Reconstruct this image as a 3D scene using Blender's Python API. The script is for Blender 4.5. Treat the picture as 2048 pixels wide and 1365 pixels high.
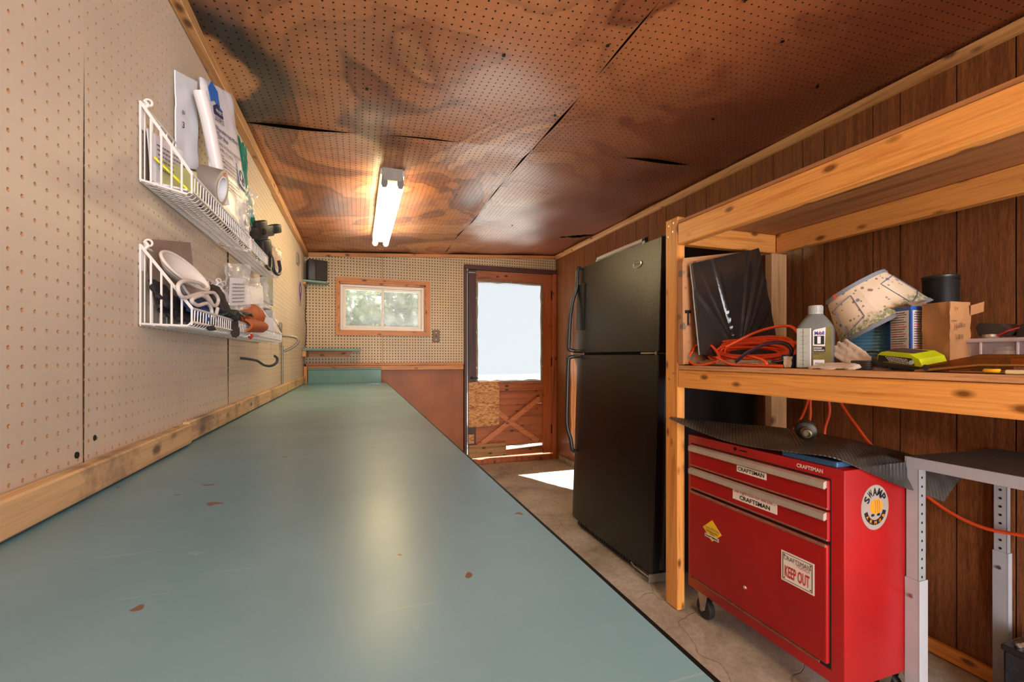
import bpy, bmesh, math, random
import numpy as np
from mathutils import Vector, Matrix, Euler, noise as mnoise
PI = math.pi
for o in list(bpy.data.objects): bpy.data.objects.remove(o)
SC = bpy.context.scene
COL = SC.collection
random.seed(7)

# ------------------------------------------------------------------ camera
cam = bpy.data.cameras.new('camera')
cam.sensor_width = 36.0; cam.sensor_fit = 'HORIZONTAL'
cam.lens = 36.0 * 900 / 2048
cam.shift_y = 30.5 / 2048
cam.clip_start = 0.02
camo = bpy.data.objects.new('camera', cam); COL.objects.link(camo)
camo.location = (0, 0, 1.04)
camo.rotation_euler = (PI/2, 0, -math.atan2(309, 900))
SC.camera = camo

# ------------------------------------------------------------------ sky, sun, lamps, exposure
w = bpy.data.worlds.new('world'); SC.world = w; w.use_nodes = True
bgn = w.node_tree.nodes['Background']
bgn.inputs[0].default_value = (0.90, 0.95, 1.0, 1); bgn.inputs[1].default_value = 0.70
sun = bpy.data.lights.new('sun', 'SUN'); sun.energy = 30.0; sun.angle = 0.009; sun.color = (1, 0.95, 0.87)
suno = bpy.data.objects.new('sun', sun); COL.objects.link(suno)
suno.rotation_euler = Vector((0.28, -0.60, -1.0)).to_track_quat('-Z', 'Y').to_euler()
def area(name, loc, tgt, sx, sy, power, color):
    l = bpy.data.lights.new(name, 'AREA'); l.shape = 'RECTANGLE'; l.size = sx; l.size_y = sy
    l.energy = power; l.color = color
    o = bpy.data.objects.new(name, l); COL.objects.link(o); o.location = loc
    o.rotation_euler = (Vector(tgt) - Vector(loc)).to_track_quat('-Z', 'Y').to_euler()
    return o
# added fill lamp, set in the unseen doorway behind the camera
area('doorway_fill', (0.80, -1.72, 1.05), (0.80, 1.0, 1.15), 1.5, 1.8, 80, (0.96, 0.97, 1.0))
# another added fill lamp, low and aimed up to brighten the ceiling
area('upward_fill', (0.80, -1.70, 0.12), (0.75, 0.3, 1.6), 1.5, 1.0, 55, (1.0, 0.95, 0.88))
TUBE_EMIT = 24.0
SC.view_settings.view_transform = 'Standard'
SC.view_settings.look = 'None'
SC.view_settings.gamma = 1.0
SC.view_settings.use_curve_mapping = False
SC.view_settings.exposure = 0.30

# ------------------------------------------------------------------ helpers
WM = {}
def wm(o):
    return WM.get(o.name, Matrix.Identity(4))
def tag(o, label=None, cat=None, group=None, kind=None):
    if label: o['label'] = label
    if cat: o['category'] = cat
    if group: o['group'] = group
    if kind: o['kind'] = kind
    return o
def thing(name, label=None, cat=None, loc=(0, 0, 0), rot=(0, 0, 0), group=None, kind=None):
    o = bpy.data.objects.new(name, None); COL.objects.link(o)
    o.empty_display_size = 0.05
    o.location = loc; o.rotation_euler = rot
    WM[o.name] = Matrix.LocRotScale(Vector(loc), Euler(rot), None)
    return tag(o, label, cat, group, kind)
class B:
    def __init__(s): s.bm = bmesh.new()
    def _xf(s, vs, M):
        if M is not None:
            for v in vs: v.co = M @ v.co
    def box(s, x0, x1, y0, y1, z0, z1, bev=0.0, M=None, seg=1):
        n0 = len(s.bm.verts)
        vs = [s.bm.verts.new((x, y, z)) for z in (z0, z1) for y in (y0, y1) for x in (x0, x1)]
        fs = [s.bm.faces.new([vs[i] for i in q]) for q in ((0,2,3,1),(4,5,7,6),(0,1,5,4),(2,6,7,3),(0,4,6,2),(1,3,7,5))]
        if bev > 0:
            es = list({e for f in fs for e in f.edges})
            r = bmesh.ops.bevel(s.bm, geom=es, offset=bev, segments=seg, profile=0.5, affect='EDGES', clamp_overlap=True)
            vs = list({v for f in r['faces'] for v in f.verts} | {v for v in vs if v.is_valid})
        s._xf(vs, M)
        return s
    def cyl(s, p0, p1, r0, r1=None, n=12, cap=True):
        r1 = r0 if r1 is None else r1
        return s.tube([p0, p1], [r0, r1], n, cap=cap)
    def tube(s, pts, r, n=6, closed=False, cap=True):
        pts = [Vector(p) for p in pts]; m = len(pts)
        rs = r if isinstance(r, (list, tuple)) else [r]*m
        rings = []; up = None
        for i, p in enumerate(pts):
            if closed: t = pts[(i+1) % m] - pts[i-1]
            else: t = pts[min(i+1, m-1)] - pts[max(i-1, 0)]
            if t.length < 1e-9: t = Vector((0, 0, 1))
            t.normalize()
            if up is None:
                up = t.orthogonal().normalized()
            else:
                up = up - t*up.dot(t)
                up = up.normalized() if up.length > 1e-6 else t.orthogonal().normalized()
            b = t.cross(up)
            rings.append([s.bm.verts.new(p + (up*math.cos(2*PI*k/n) + b*math.sin(2*PI*k/n))*rs[i]) for k in range(n)])
        for i in range(m if closed else m-1):
            a, c = rings[i], rings[(i+1) % m]
            for k in range(n):
                try: s.bm.faces.new((a[k], a[(k+1) % n], c[(k+1) % n], c[k]))
                except ValueError: pass
        if cap and not closed:
            s.bm.faces.new(rings[0][::-1]); s.bm.faces.new(rings[-1])
        return s
    def lathe(s, prof, M=None, n=24, cap=False):
        rings = []
        for (r, z) in prof:
            rings.append([s.bm.verts.new((r*math.cos(2*PI*k/n), r*math.sin(2*PI*k/n), z)) for k in range(n)])
        for a, c in zip(rings, rings[1:]):
            for k in range(n): s.bm.faces.new((a[k], a[(k+1) % n], c[(k+1) % n], c[k]))
        if cap:
            s.bm.faces.new(rings[0][::-1]); s.bm.faces.new(rings[-1])
        s._xf([v for r in rings for v in r], M)
        return s
    def grid(s, fn, nu, nv, thick=0.0):
        g = [[s.bm.verts.new(fn(i/nu, j/nv)) for j in range(nv+1)] for i in range(nu+1)]
        fs = [s.bm.faces.new((g[i][j], g[i+1][j], g[i+1][j+1], g[i][j+1])) for i in range(nu) for j in range(nv)]
        if thick:
            for f in fs: f.normal_update()
            bmesh.ops.solidify(s.bm, geom=fs, thickness=thick)
        return s
    def prism(s, poly, O, U, V, depth):
        O, U, V = Vector(O), Vector(U), Vector(V)
        N = U.cross(V).normalized()
        a = [s.bm.verts.new(O + U*x + V*y) for x, y in poly]
        b = [s.bm.verts.new(O + U*x + V*y + N*depth) for x, y in poly]
        s.bm.faces.new(a[::-1]); s.bm.faces.new(b)
        m = len(poly)
        for i in range(m): s.bm.faces.new((a[i], a[(i+1) % m], b[(i+1) % m], b[i]))
        return s
    def quad(s, pts):
        s.bm.faces.new([s.bm.verts.new(p) for p in pts]); return s
def obj(name, b, mat, parent=None, smooth=None, local=False, kind=None, label=None):
    """link a builder as ONE mesh object; coordinates are world unless local=True"""
    bmesh.ops.recalc_face_normals(b.bm, faces=b.bm.faces)
    me = bpy.data.meshes.new(name)
    if parent is not None and not local: b.bm.transform(wm(parent).inverted())
    b.bm.to_mesh(me); b.bm.free()
    me.materials.append(mat)
    if smooth is not None:
        me.shade_smooth(); me.set_sharp_from_angle(angle=math.radians(smooth))
    o = bpy.data.objects.new(name, me); COL.objects.link(o)
    if parent is not None:
        o.parent = parent; WM[o.name] = wm(parent)
    if kind: o['kind'] = kind
    if label: o['label'] = label
    return o
def copy_tree(o, parent=None, M=None):
    c = o.copy(); COL.objects.link(c)
    if parent is not None: c.parent = parent
    WM[c.name] = wm(o)
    for ch in list(o.children): copy_tree(ch, c)
    return c
def blob(name, caps, mat, parent, voxel=0.004, smooth_it=3, amp=0.0, freq=30.0, flat=None):
    """organic one-piece surface grown from tapered capsules (gloves, pouches)"""
    b = B()
    for p0, p1, r0, r1 in caps:
        p0, p1 = Vector(p0), Vector(p1)
        d = (p1-p0); L = d.length; d = d.normalized() if L > 1e-6 else Vector((0, 0, 1))
        pts = [p0 - d*r0*0.95, p0 - d*r0*0.6, p0, p0.lerp(p1, .5), p1, p1 + d*r1*0.6, p1 + d*r1*0.95]
        b.tube(pts, [r0*.3, r0*.8, r0, (r0+r1)/2, r1, r1*.8, r1*.3], 10)
    me = bpy.data.meshes.new('tmp'); bmesh.ops.recalc_face_normals(b.bm, faces=b.bm.faces); b.bm.to_mesh(me); b.bm.free()
    t = bpy.data.objects.new('tmp', me); COL.objects.link(t)
    r = t.modifiers.new('r', 'REMESH'); r.mode = 'VOXEL'; r.voxel_size = voxel
    sm = t.modifiers.new('s', 'SMOOTH'); sm.iterations = smooth_it; sm.factor = 0.5
    dg = bpy.context.evaluated_depsgraph_get()
    m2 = bpy.data.meshes.new_from_object(t.evaluated_get(dg))
    bpy.data.objects.remove(t); bpy.data.meshes.remove(me)
    bb = B(); bb.bm.from_mesh(m2); bpy.data.meshes.remove(m2)
    if amp:
        bb.bm.normal_update()
        for v in bb.bm.verts:
            v.co = v.co + v.normal*amp*(mnoise.noise(v.co*freq) - .8*abs(mnoise.noise(v.co*freq*1.9)))
    if flat:
        C_, U_, f_ = flat
        for v in bb.bm.verts: v.co = v.co - U_*((v.co-C_).dot(U_))*(1-f_)
    return obj(name, bb, mat, parent, smooth=60)
def sheet_fn(O, U, V, amp=0.0, freq=10.0, seed=0, extra=None):
    O, U, V = Vector(O), Vector(U), Vector(V); N = U.cross(V).normalized()
    def fn(u, v):
        p = O + U*u + V*v
        q = Vector((u*U.length*freq + seed*3.1, v*V.length*freq + seed*1.7, seed*.77))
        h = amp*(mnoise.noise(q) + .5*mnoise.noise(q*2.3))
        p = p + N*h
        if extra: p = p + extra(u, v)
        return p
    return fn
TXT = {}
def text(strs, mat, parent, name='lettering', label=None, off=0.0008, kind=None):
    """strs: list of (string, O, U, V, width, height, bold) drawn from O along unit U, up V; one mesh"""
    bb = B()
    dg = None
    for (s, O, U, V, wd, ht, bold) in strs:
        if s[0] == '#':   # print too small to read in the photograph: word-shaped dashes
            O, U, V = Vector(O), Vector(U).normalized(), Vector(V).normalized(); N_ = U.cross(V).normalized(); x = 0; k = sum(map(ord, s))
            while x < 1:
                k = (k*73 + 41) % 997; w_ = min(.05 + .10*(k/997), 1-x)
                bb.bm.faces.new([bb.bm.verts.new(O + U*(a*wd) + V*(c_*ht) + N_*off) for a, c_ in ((x, 0), (x+w_, 0), (x+w_, .7), (x, .7))]); x += w_ + .022
            continue
        key = (s, bold)
        if key not in TXT:
            cu = bpy.data.curves.new('t', 'FONT'); cu.body = s; cu.size = 1; cu.resolution_u = 2
            cu.offset = bold; cu.fill_mode = 'FRONT'
            t = bpy.data.objects.new('t', cu); COL.objects.link(t)
            dg = bpy.context.evaluated_depsgraph_get()
            m = bpy.data.meshes.new_from_object(t.evaluated_get(dg))
            bpy.data.objects.remove(t); bpy.data.curves.remove(cu)
            co = np.array([v.co[:2] for v in m.vertices])
            TXT[key] = (co, [tuple(p.vertices) for p in m.polygons]); bpy.data.meshes.remove(m)
        co, ps = TXT[key]
        mn = co.min(0); sz = np.maximum(co.max(0)-mn, 1e-6)
        O, U, V = Vector(O), Vector(U).normalized(), Vector(V).normalized(); N = U.cross(V).normalized()
        vs = [bb.bm.verts.new(O + U*float((c[0]-mn[0])/sz[0]*wd) + V*float((c[1]-mn[1])/sz[1]*ht) + N*off) for c in co]
        for p in ps:
            try: bb.bm.faces.new([vs[i] for i in p])
            except ValueError: pass
    return obj(name, bb, mat, parent, label=label, kind=kind)
def lerp(a, b, t): return a + (b-a)*t
def spline(pts, n):
    """Catmull-Rom through pts, n samples per span"""
    P = [Vector(p) for p in pts]; out = []
    for i in range(len(P)-1):
        p0 = P[i-1] if i else P[i]*2-P[i+1]; p1, p2 = P[i], P[i+1]; p3 = P[i+2] if i+2 < len(P) else P[i+1]*2-P[i]
        for k in range(n):
            t = k/n
            out.append(.5*((2*p1) + (p2-p0)*t + (2*p0-5*p1+4*p2-p3)*t*t + (3*p1-p0-3*p2+p3)*t**3))
    out.append(P[-1]); return out

# ------------------------------------------------------------------ materials
def srgb(r, g, b):
    f = lambda c: (c/255/12.92) if c/255 <= .04045 else ((c/255+.055)/1.055)**2.4
    return (f(r), f(g), f(b), 1)
class N:
    def __init__(s, name):
        s.m = bpy.data.materials.new(name); s.m.use_nodes = True
        s.t = s.m.node_tree; s.b = s.t.nodes['Principled BSDF']; s.out = s.t.nodes['Material Output']
    def n(s, typ, **kw):
        nd = s.t.nodes.new('ShaderNode'+typ)
        for k, v in kw.items(): setattr(nd, k, v)
        return nd
    def l(s, a, b): s.t.links.new(a, b)
    def set(s, nd, **kw):
        for k, v in kw.items(): nd.inputs[k.replace('_', ' ')].default_value = v
        return nd
    def coords(s, scale=(1, 1, 1), rnd=True, kind='Object'):
        tc = s.n('TexCoord'); mp = s.n('Mapping'); s.l(tc.outputs[kind], mp.inputs[0])
        mp.inputs['Scale'].default_value = scale
        if rnd:
            oi = s.n('ObjectInfo'); mu = s.n('Math', operation='MULTIPLY'); s.l(oi.outputs['Random'], mu.inputs[0]); mu.inputs[1].default_value = 17.0
            s.l(mu.outputs[0], mp.inputs['Location'])
        return mp.outputs[0]
    def noise(s, vec, scale, detail=4, rough=.55, dist=0.0):
        nd = s.n('TexNoise'); s.l(vec, nd.inputs['Vector'])
        s.set(nd, Scale=scale, Detail=detail, Roughness=rough, Distortion=dist); return nd.outputs['Fac']
    def ramp(s, fac, stops, interp='LINEAR'):
        r = s.n('ValToRGB'); r.color_ramp.interpolation = interp; s.l(fac, r.inputs[0])
        el = r.color_ramp.elements
        el[0].position = stops[0][0]; el[-1].position = stops[-1][0]
        for p, c in stops[1:-1]: el.new(p)
        for e, (p, c) in zip(el, stops): e.color = c if len(c) == 4 else (*c, 1)
        return r.outputs[0]
    def mix(s, fac, a, b, mode='MIX'):
        m = s.n('MixRGB', blend_type=mode)
        for sock, v in zip(m.inputs, (fac, a, b)):
            if hasattr(v, 'is_linked'): s.l(v, sock)
            else: sock.default_value = v
        return m.outputs[0]
    def bump(s, h, strength=.3, dist=.002):
        b = s.n('Bump'); s.l(h, b.inputs['Height']); b.inputs['Strength'].default_value = strength; b.inputs['Distance'].default_value = dist
        s.l(b.outputs[0], s.b.inputs['Normal']); return b
    def base(s, v):
        if hasattr(v, 'is_linked'): s.l(v, s.b.inputs['Base Color'])
        else: s.b.inputs['Base Color'].default_value = v
G = lambda v: (v, v, v, 1)
def plain(name, col, rough=.5, metal=0.0, spec=.5, var=.15, vscale=14, bumps=0.0, bscale=200, trans=0.0, alpha=None):
    n = N(name); c = n.coords()
    d = tuple(x*(1-var) for x in col[:3]) + (1,)
    n.base(n.ramp(n.noise(c, vscale, 4), [(.35, d), (.65, col)]))
    n.set(n.b, Roughness=rough, Metallic=metal)
    n.b.inputs['Specular IOR Level'].default_value = spec
    if bumps: n.bump(n.noise(c, bscale, 3), bumps, .001)
    if trans: n.b.inputs['Transmission Weight'].default_value = trans
    return n.m
def wood(name, light, dark, axis, s=1.0, rough=.5, knot=1.0, kcol=None, worn=None):
    n = N(name)
    k = {'x': 0, 'y': 1, 'z': 2}[axis]
    sc = [22*s]*3; sc[k] = 1.3*s
    v = n.coords(tuple(sc)); g = n.noise(v, 1.6, 8, .62, .6)
    sc2 = [160*s]*3; sc2[k] = 5*s
    v2 = n.coords(tuple(sc2)); fine = n.noise(v2, 1.0, 3, .6)
    col = n.ramp(g, [(.30, dark), (.48, light), (.62, light), (.80, dark)])
    col = n.mix(.35, col, n.ramp(fine, [(.3, G(.35)), (.6, G(1))]), 'MULTIPLY')
    if knot:
        sk = [17.0]*3; sk[k] = 8.0
        vk = n.coords(tuple(sk)); vo = n.n('TexVoronoi'); n.l(vk, vo.inputs['Vector']); vo.inputs['Scale'].default_value = 1.0
        kf = n.ramp(vo.outputs['Distance'], [(.10, G(1)), (.14, G(.6)), (.22, G(0))])
        col = n.mix(kf, col, kcol or tuple(x*.35 for x in dark[:3])+(1,))
    if worn: col = n.mix(n.ramp(n.noise(n.coords((3, 3, 3)), 1.5, 6, .7), [(.50, G(0)), (.68, G(1))]), col, worn)
    n.base(col); n.set(n.b, Roughness=rough)
    n.bump(fine, .25, .0008)
    return n.m

# pegboard: painted face with worn speckle, raw hardboard inside the holes
def m_peg(name, col):
    n = N(name); c = n.coords(rnd=False)
    d = tuple(x*.86 for x in col[:3])+(1,)
    k = n.ramp(n.noise(c, 2.2, 5, .6), [(.35, d), (.65, col)])
    n.base(k); n.set(n.b, Roughness=.42); n.b.inputs['Specular IOR Level'].default_value = .4
    n.bump(n.noise(c, 90, 3), .12, .0008)
    return n.m
PEG_L = m_peg('painted_pegboard_beige', srgb(216, 197, 176))
PEG_B = m_peg('painted_pegboard_tan', srgb(206, 176, 138))
RAW = plain('raw_hardboard', srgb(186, 138, 96), .8)
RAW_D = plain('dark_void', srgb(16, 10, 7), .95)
def m_ceiling():
    n = N('stained_hardboard_ceiling'); c = n.coords(rnd=False)
    tan, mid, brn, drk = srgb(200, 138, 82), srgb(182, 114, 66), srgb(150, 84, 44), srgb(104, 56, 32)
    a = n.noise(c, 1.15, 3, .45, 1.6)
    col = n.ramp(a, [(.30, drk), (.385, brn), (.42, drk), (.45, mid), (.54, mid), (.575, brn), (.595, tan), (.66, tan), (.72, mid)])
    tide = n.ramp(n.noise(c, 1.5, 3, .45, 1.2), [(.47, G(0)), (.53, G(.42)), (.537, G(0))]); col = n.mix(tide, col, drk)
    # redder, evenly darker hardboard over the right half
    sx = n.n('SeparateXYZ'); n.l(c, sx.inputs[0])
    mr = n.n('MapRange'); n.l(sx.outputs['X'], mr.inputs[0]); mr.inputs[1].default_value = .5; mr.inputs[2].default_value = 1.5
    col = n.mix(mr.outputs[0], col, n.ramp(n.noise(c, 2.0, 4, .5), [(.3, srgb(122, 58, 30)), (.7, srgb(158, 84, 46))]))
    fn_ = n.ramp(n.noise(c, 34, 5, .7), [(.3, G(.72)), (.7, G(1.0))]); col = n.mix(.8, col, fn_, 'MULTIPLY')
    # old roof-leak stain: pale core inside a near-black tide mark
    vm = n.n('VectorMath', operation='SUBTRACT'); n.l(c, vm.inputs[0]); vm.inputs[1].default_value = (-.44, 1.62, 1.95)
    sc = n.n('VectorMath', operation='MULTIPLY'); n.l(vm.outputs[0], sc.inputs[0]); sc.inputs[1].default_value = (.85, .60, 0)
    ln = n.n('VectorMath', operation='LENGTH'); n.l(sc.outputs[0], ln.inputs[0])
    nz = n.noise(c, 7, 5, .6); ad = n.n('Math', operation='MULTIPLY_ADD'); n.l(nz, ad.inputs[0]); ad.inputs[1].default_value = .11; n.l(ln.outputs[1], ad.inputs[2])
    ring = n.ramp(ad.outputs[0], [(.155, G(0)), (.175, G(1)), (.225, G(1)), (.30, G(0))])
    core = n.ramp(ad.outputs[0], [(.14, G(1)), (.18, G(0))])
    col = n.mix(core, col, srgb(196, 138, 84)); col = n.mix(ring, col, srgb(34, 24, 18))
    n.base(col); n.set(n.b, Roughness=.42); n.b.inputs['Specular IOR Level'].default_value = 1.0
    n.bump(n.noise(c, 60, 4, .6), .10, .001)
    return n.m
CEIL = m_ceiling()
PINE = wood('pine_lumber', srgb(234, 160, 82), srgb(202, 120, 48), 'y', 1, .42)
PINE_X = wood('pine_lumber_crosswise', srgb(228, 152, 76), srgb(194, 112, 46), 'x', 1, .45)
PINE_Z = wood('pine_lumber_upright', srgb(224, 152, 76), srgb(190, 112, 46), 'z', 1, .45)
PALE_Y = wood('pale_worn_board', srgb(222, 182, 134), srgb(190, 144, 96), 'y', .8, .6, .5, worn=srgb(120, 100, 84))
TRIM_Y = wood('stained_ceiling_trim', srgb(206, 152, 94), srgb(172, 116, 64), 'y', 1, .5)
TRIM_X = wood('stained_trim_crosswise', srgb(206, 132, 70), srgb(164, 92, 42), 'x', 1, .5)
TRIM_Z = wood('stained_trim_upright', srgb(206, 132, 70), srgb(164, 92, 42), 'z', 1, .5)
PLY = wood('plywood', srgb(176, 118, 70), srgb(120, 70, 38), 'y', .5, .6, 0)
PLY_EDGE = wood('plywood_edge', srgb(206, 150, 100), srgb(150, 96, 56), 'y', 2, .6, 0)
def m_panel():
    n = N('dark_wood_panelling')
    v = n.coords((60, 60, 2.2)); g = n.noise(v, 1.2, 7, .7, .3)
    f = n.noise(n.coords((420, 420, 30)), 1, 3, .7)
    col = n.ramp(g, [(.28, srgb(96, 54, 28)), (.5, srgb(138, 82, 44)), (.72, srgb(164, 104, 58))])
    col = n.mix(.7, col, n.ramp(f, [(.38, G(.35)), (.58, G(1))]), 'MULTIPLY')
    n.base(col); n.set(n.b, Roughness=.42); n.bump(f, .2, .0006); return n.m
PANEL = m_panel()
HARD_BR = plain('brown_hardboard_wainscot', srgb(160, 84, 18), .5, var=.3, vscale=5, bumps=.15)
DOORW = wood('weathered_red_door_wood', srgb(182, 96, 50), srgb(124, 60, 32), 'z', .7, .5, .4)
DOORX = wood('weathered_red_door_boards', srgb(180, 102, 58), srgb(98, 52, 34), 'x', .5, .55, .3)
DOORB = wood('door_brace_wood', srgb(206, 124, 74), srgb(150, 82, 46), 'x', .6, .5, .3)
DOORD = wood('dark_door_jamb', srgb(82, 46, 34), srgb(48, 26, 20), 'z', .8, .5, 0)
GREYW = wood('grey_weathered_board', srgb(178, 132, 84), srgb(120, 80, 48), 'x', .9, .8, .4)
def m_osb():
    n = N('oriented_strand_board'); v = n.coords((1, 1, 1)); vo = n.n('TexVoronoi')
    di = n.n('VectorMath', operation='ADD'); n.l(v, di.inputs[0])
    nz = n.n('TexNoise'); n.l(v, nz.inputs['Vector']); nz.inputs['Scale'].default_value = 9
    sc = n.n('VectorMath', operation='SCALE'); n.l(nz.outputs['Color'], sc.inputs[0]); sc.inputs['Scale'].default_value = .07; n.l(sc.outputs[0], di.inputs[1])
    mp = n.n('Mapping'); n.l(di.outputs[0], mp.inputs[0]); mp.inputs['Rotation'].default_value = (0, .7, 0); mp.inputs['Scale'].default_value = (40, 40, 130)
    n.l(mp.outputs[0], vo.inputs['Vector']); vo.inputs['Scale'].default_value = 1
    n.base(n.ramp(vo.outputs['Color'], [(.1, srgb(146, 84, 40)), (.5, srgb(200, 138, 76)), (.9, srgb(222, 168, 104))]))
    n.set(n.b, Roughness=.6); n.bump(vo.outputs['Distance'], .25, .001); return n.m
OSB = m_osb()
def m_concrete():
    n = N('old_concrete_floor'); c = n.coords(rnd=False)
    a = n.ramp(n.noise(c, 2.6, 7, .65, .4), [(.3, srgb(142, 128, 112)), (.5, srgb(184, 170, 154)), (.7, srgb(210, 200, 186))])
    f = n.ramp(n.noise(c, 45, 5, .7), [(.35, G(.72)), (.6, G(1))])
    col = n.mix(.8, a, f, 'MULTIPLY')
    vo = n.n('TexVoronoi', feature='DISTANCE_TO_EDGE')
    di = n.n('VectorMath', operation='ADD'); n.l(c, di.inputs[0]); nz = n.n('TexNoise'); n.l(c, nz.inputs['Vector']); nz.inputs['Scale'].default_value = 3
    sc = n.n('VectorMath', operation='SCALE'); n.l(nz.outputs['Color'], sc.inputs[0]); sc.inputs['Scale'].default_value = .5; n.l(sc.outputs[0], di.inputs[1])
    n.l(di.outputs[0], vo.inputs['Vector']); vo.inputs['Scale'].default_value = 2.1
    cr = n.ramp(vo.outputs['Distance'], [(.0, G(.5)), (.006, G(0))])
    col = n.mix(cr, col, srgb(70, 58, 48))
    n.base(col); n.set(n.b, Roughness=.7)
    hh = n.mix(.5, n.noise(c, 14, 8, .7), n.ramp(vo.outputs['Distance'], [(0, G(.4)), (.008, G(1))]))
    n.bump(hh, .5, .006); return n.m
CONC = m_concrete()
PALE_G = plain('grey_gravel', srgb(80, 81, 80), .9, vscale=6)
PAD = plain('pale_bounce_pad', srgb(226, 222, 214), .9, vscale=5, var=.08)
WHITE = plain('white_painted_trim', srgb(226, 216, 204), .5, var=.08)
VINYL = plain('white_vinyl', srgb(232, 220, 206), .35, var=.05)
BLACKM = plain('black_iron', srgb(26, 24, 24), .45, .6)
STEEL = plain('bare_steel', srgb(176, 172, 164), .35, .9, bumps=.05)
def m_glass(name, haze, tint=(1, 1, 1, 1), hz=(.9, .92, .9, 1), hscale=0):
    n = N(name); t = n.n('BsdfTransparent'); t.inputs[0].default_value = tint
    tr = n.n('BsdfTranslucent'); tr.inputs[0].default_value = hz
    gl = n.n('BsdfGlossy'); gl.inputs['Roughness'].default_value = .05
    m1 = n.n('MixShader')
    if hscale:
        r = n.ramp(n.noise(n.coords((1, 1, 1), rnd=False), hscale, 5, .6), [(.4, G(haze*.6)), (.65, G(haze*1.3))]); n.l(r, m1.inputs[0])
    else: m1.inputs[0].default_value = haze
    n.l(t.outputs[0], m1.inputs[1]); n.l(tr.outputs[0], m1.inputs[2])
    m2 = n.n('MixShader'); m2.inputs[0].default_value = .006; n.l(m1.outputs[0], m2.inputs[1]); n.l(gl.outputs[0], m2.inputs[2])
    n.l(m2.outputs[0], n.out.inputs[0]); return n.m
GLASS_D = m_glass('clouded_plastic_sheet', .02, (.88, .90, .92, 1))
GLASS_W = m_glass('hazy_window_glass', .18, hscale=6)  # glass mixed with a patchy translucent veil

# ------------------------------------------------------------------ pegboard sheets with real holes
def peg(name, nu, nv, du, dv, pos, mats, parent, r=.0032, depth=.006, keep=None, ring=8):
    uu, vv = np.meshgrid(np.arange(nu+1)*du, np.arange(nv+1)*dv, indexing='ij')
    cu, cv = np.meshgrid((np.arange(nu)+.5)*du, (np.arange(nv)+.5)*dv, indexing='ij'); cu, cv = cu.ravel(), cv.ravel()
    act = np.ones(len(cu), bool) if keep is None else keep(cu, cv)
    ii, jj = np.meshgrid(np.arange(nu), np.arange(nv), indexing='ij'); ii, jj = ii.ravel()[act], jj.ravel()[act]; cu, cv = cu[act], cv[act]
    n = len(cu); nc = (nu+1)*(nv+1)
    th = -3*PI/4 + np.arange(8)*PI/4
    ru = cu[:, None] + r*np.cos(th); rv = cv[:, None] + r*np.sin(th)
    U = np.concatenate([uu.ravel(), ru.ravel(), ru.ravel(), ru.ravel()]); V = np.concatenate([vv.ravel(), rv.ravel(), rv.ravel(), rv.ravel()])
    W = np.concatenate([np.zeros(nc + 2*8*n), np.full(8*n, depth)])
    X, Y, Z = pos(U, V, W)
    co = np.stack([X, Y, Z], 1)
    if parent is not None:
        Mi = np.array(wm(parent).inverted()); co = co @ Mi[:3, :3].T + Mi[:3, 3]
    c00 = ii*(nv+1)+jj; c10 = c00+nv+1; c11 = c10+1; c01 = c00+1
    R = nc + np.arange(n)*8
    def rr(k): return R + k % 8
    f5 = np.stack([np.stack([c00, c10, rr(2), rr(1), rr(0)], 1), np.stack([c10, c11, rr(4), rr(3), rr(2)], 1),
                   np.stack([c11, c01, rr(6), rr(5), rr(4)], 1), np.stack([c01, c00, rr(0), rr(7), rr(6)], 1)], 1).reshape(-1, 5)
    Wt, Wb = R + 8*n, R + 16*n
    f4 = np.stack([np.stack([Wt+k, Wt+(k+1) % 8, Wb+(k+1) % 8, Wb+k], 1) for k in range(8)], 1).reshape(-1, 4)
    me = bpy.data.meshes.new(name)
    me.vertices.add(len(co)); me.vertices.foreach_set('co', co.astype(np.float32).ravel())
    lv = np.concatenate([f5.ravel(), f4.ravel()]).astype(np.int32)
    me.loops.add(len(lv)); me.loops.foreach_set('vertex_index', lv)
    tot = np.concatenate([np.full(len(f5), 5), np.full(len(f4), 4)]).astype(np.int32)
    st = np.concatenate([[0], np.cumsum(tot)[:-1]]).astype(np.int32)
    me.polygons.add(len(tot)); me.polygons.foreach_set('loop_start', st); me.polygons.foreach_set('loop_total', tot)
    me.polygons.foreach_set('material_index', np.concatenate([np.zeros(len(f5)), np.ones(len(f4))]).astype(np.int32))
    me.polygons.foreach_set('use_smooth', np.ones(len(tot), bool))
    me.update(calc_edges=True); me.validate()
    for m in mats: me.materials.append(m)
    o = bpy.data.objects.new(name, me); COL.objects.link(o)
    if parent is not None: o.parent = parent; WM[o.name] = wm(parent)
    return o

# ------------------------------------------------------------------ the shed: floor, walls, ceiling
XL, XR, YB, YF = -.424, 1.915, 4.20, -1.80
b = B(); b.grid(lambda u, v: Vector((lerp(-.52, 2.02, u), lerp(YF, 4.30, v), .004*mnoise.noise(Vector((u*9, v*20, 0))) - .002)), 40, 90)
b.box(-.52, 2.02, YF, 4.30, -.10, -.012)
tag(obj('floor', b, CONC, smooth=40), kind='structure')
b = B(); b.grid(lambda u, v: Vector((lerp(-9, 14, u), lerp(4.30, 26, v), -.06 + .01*mnoise.noise(Vector((u*30, v*30, 0))))), 40, 40); b.box(-9, 14, 4.31, 26, -.3, -.09)
tag(obj('gravel_drive', b, PALE_G), 'pale sunlit gravel drive outside the back door', 'ground', kind='structure')

b = B(); b.grid(lambda u, v: Vector((lerp(-3, 7, u), lerp(4.315, 13, v), -.045 + .004*mnoise.noise(Vector((u*30, v*30, 5))))), 30, 30); b.box(-3, 7, 4.315, 13, -.09, -.055)
tag(obj('bounce_pad', b, PAD), 'pale sunlit concrete pad just outside the back door', 'ground', kind='structure')  # unseen reflector, added so sunlight bounces up to the ceiling

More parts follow.
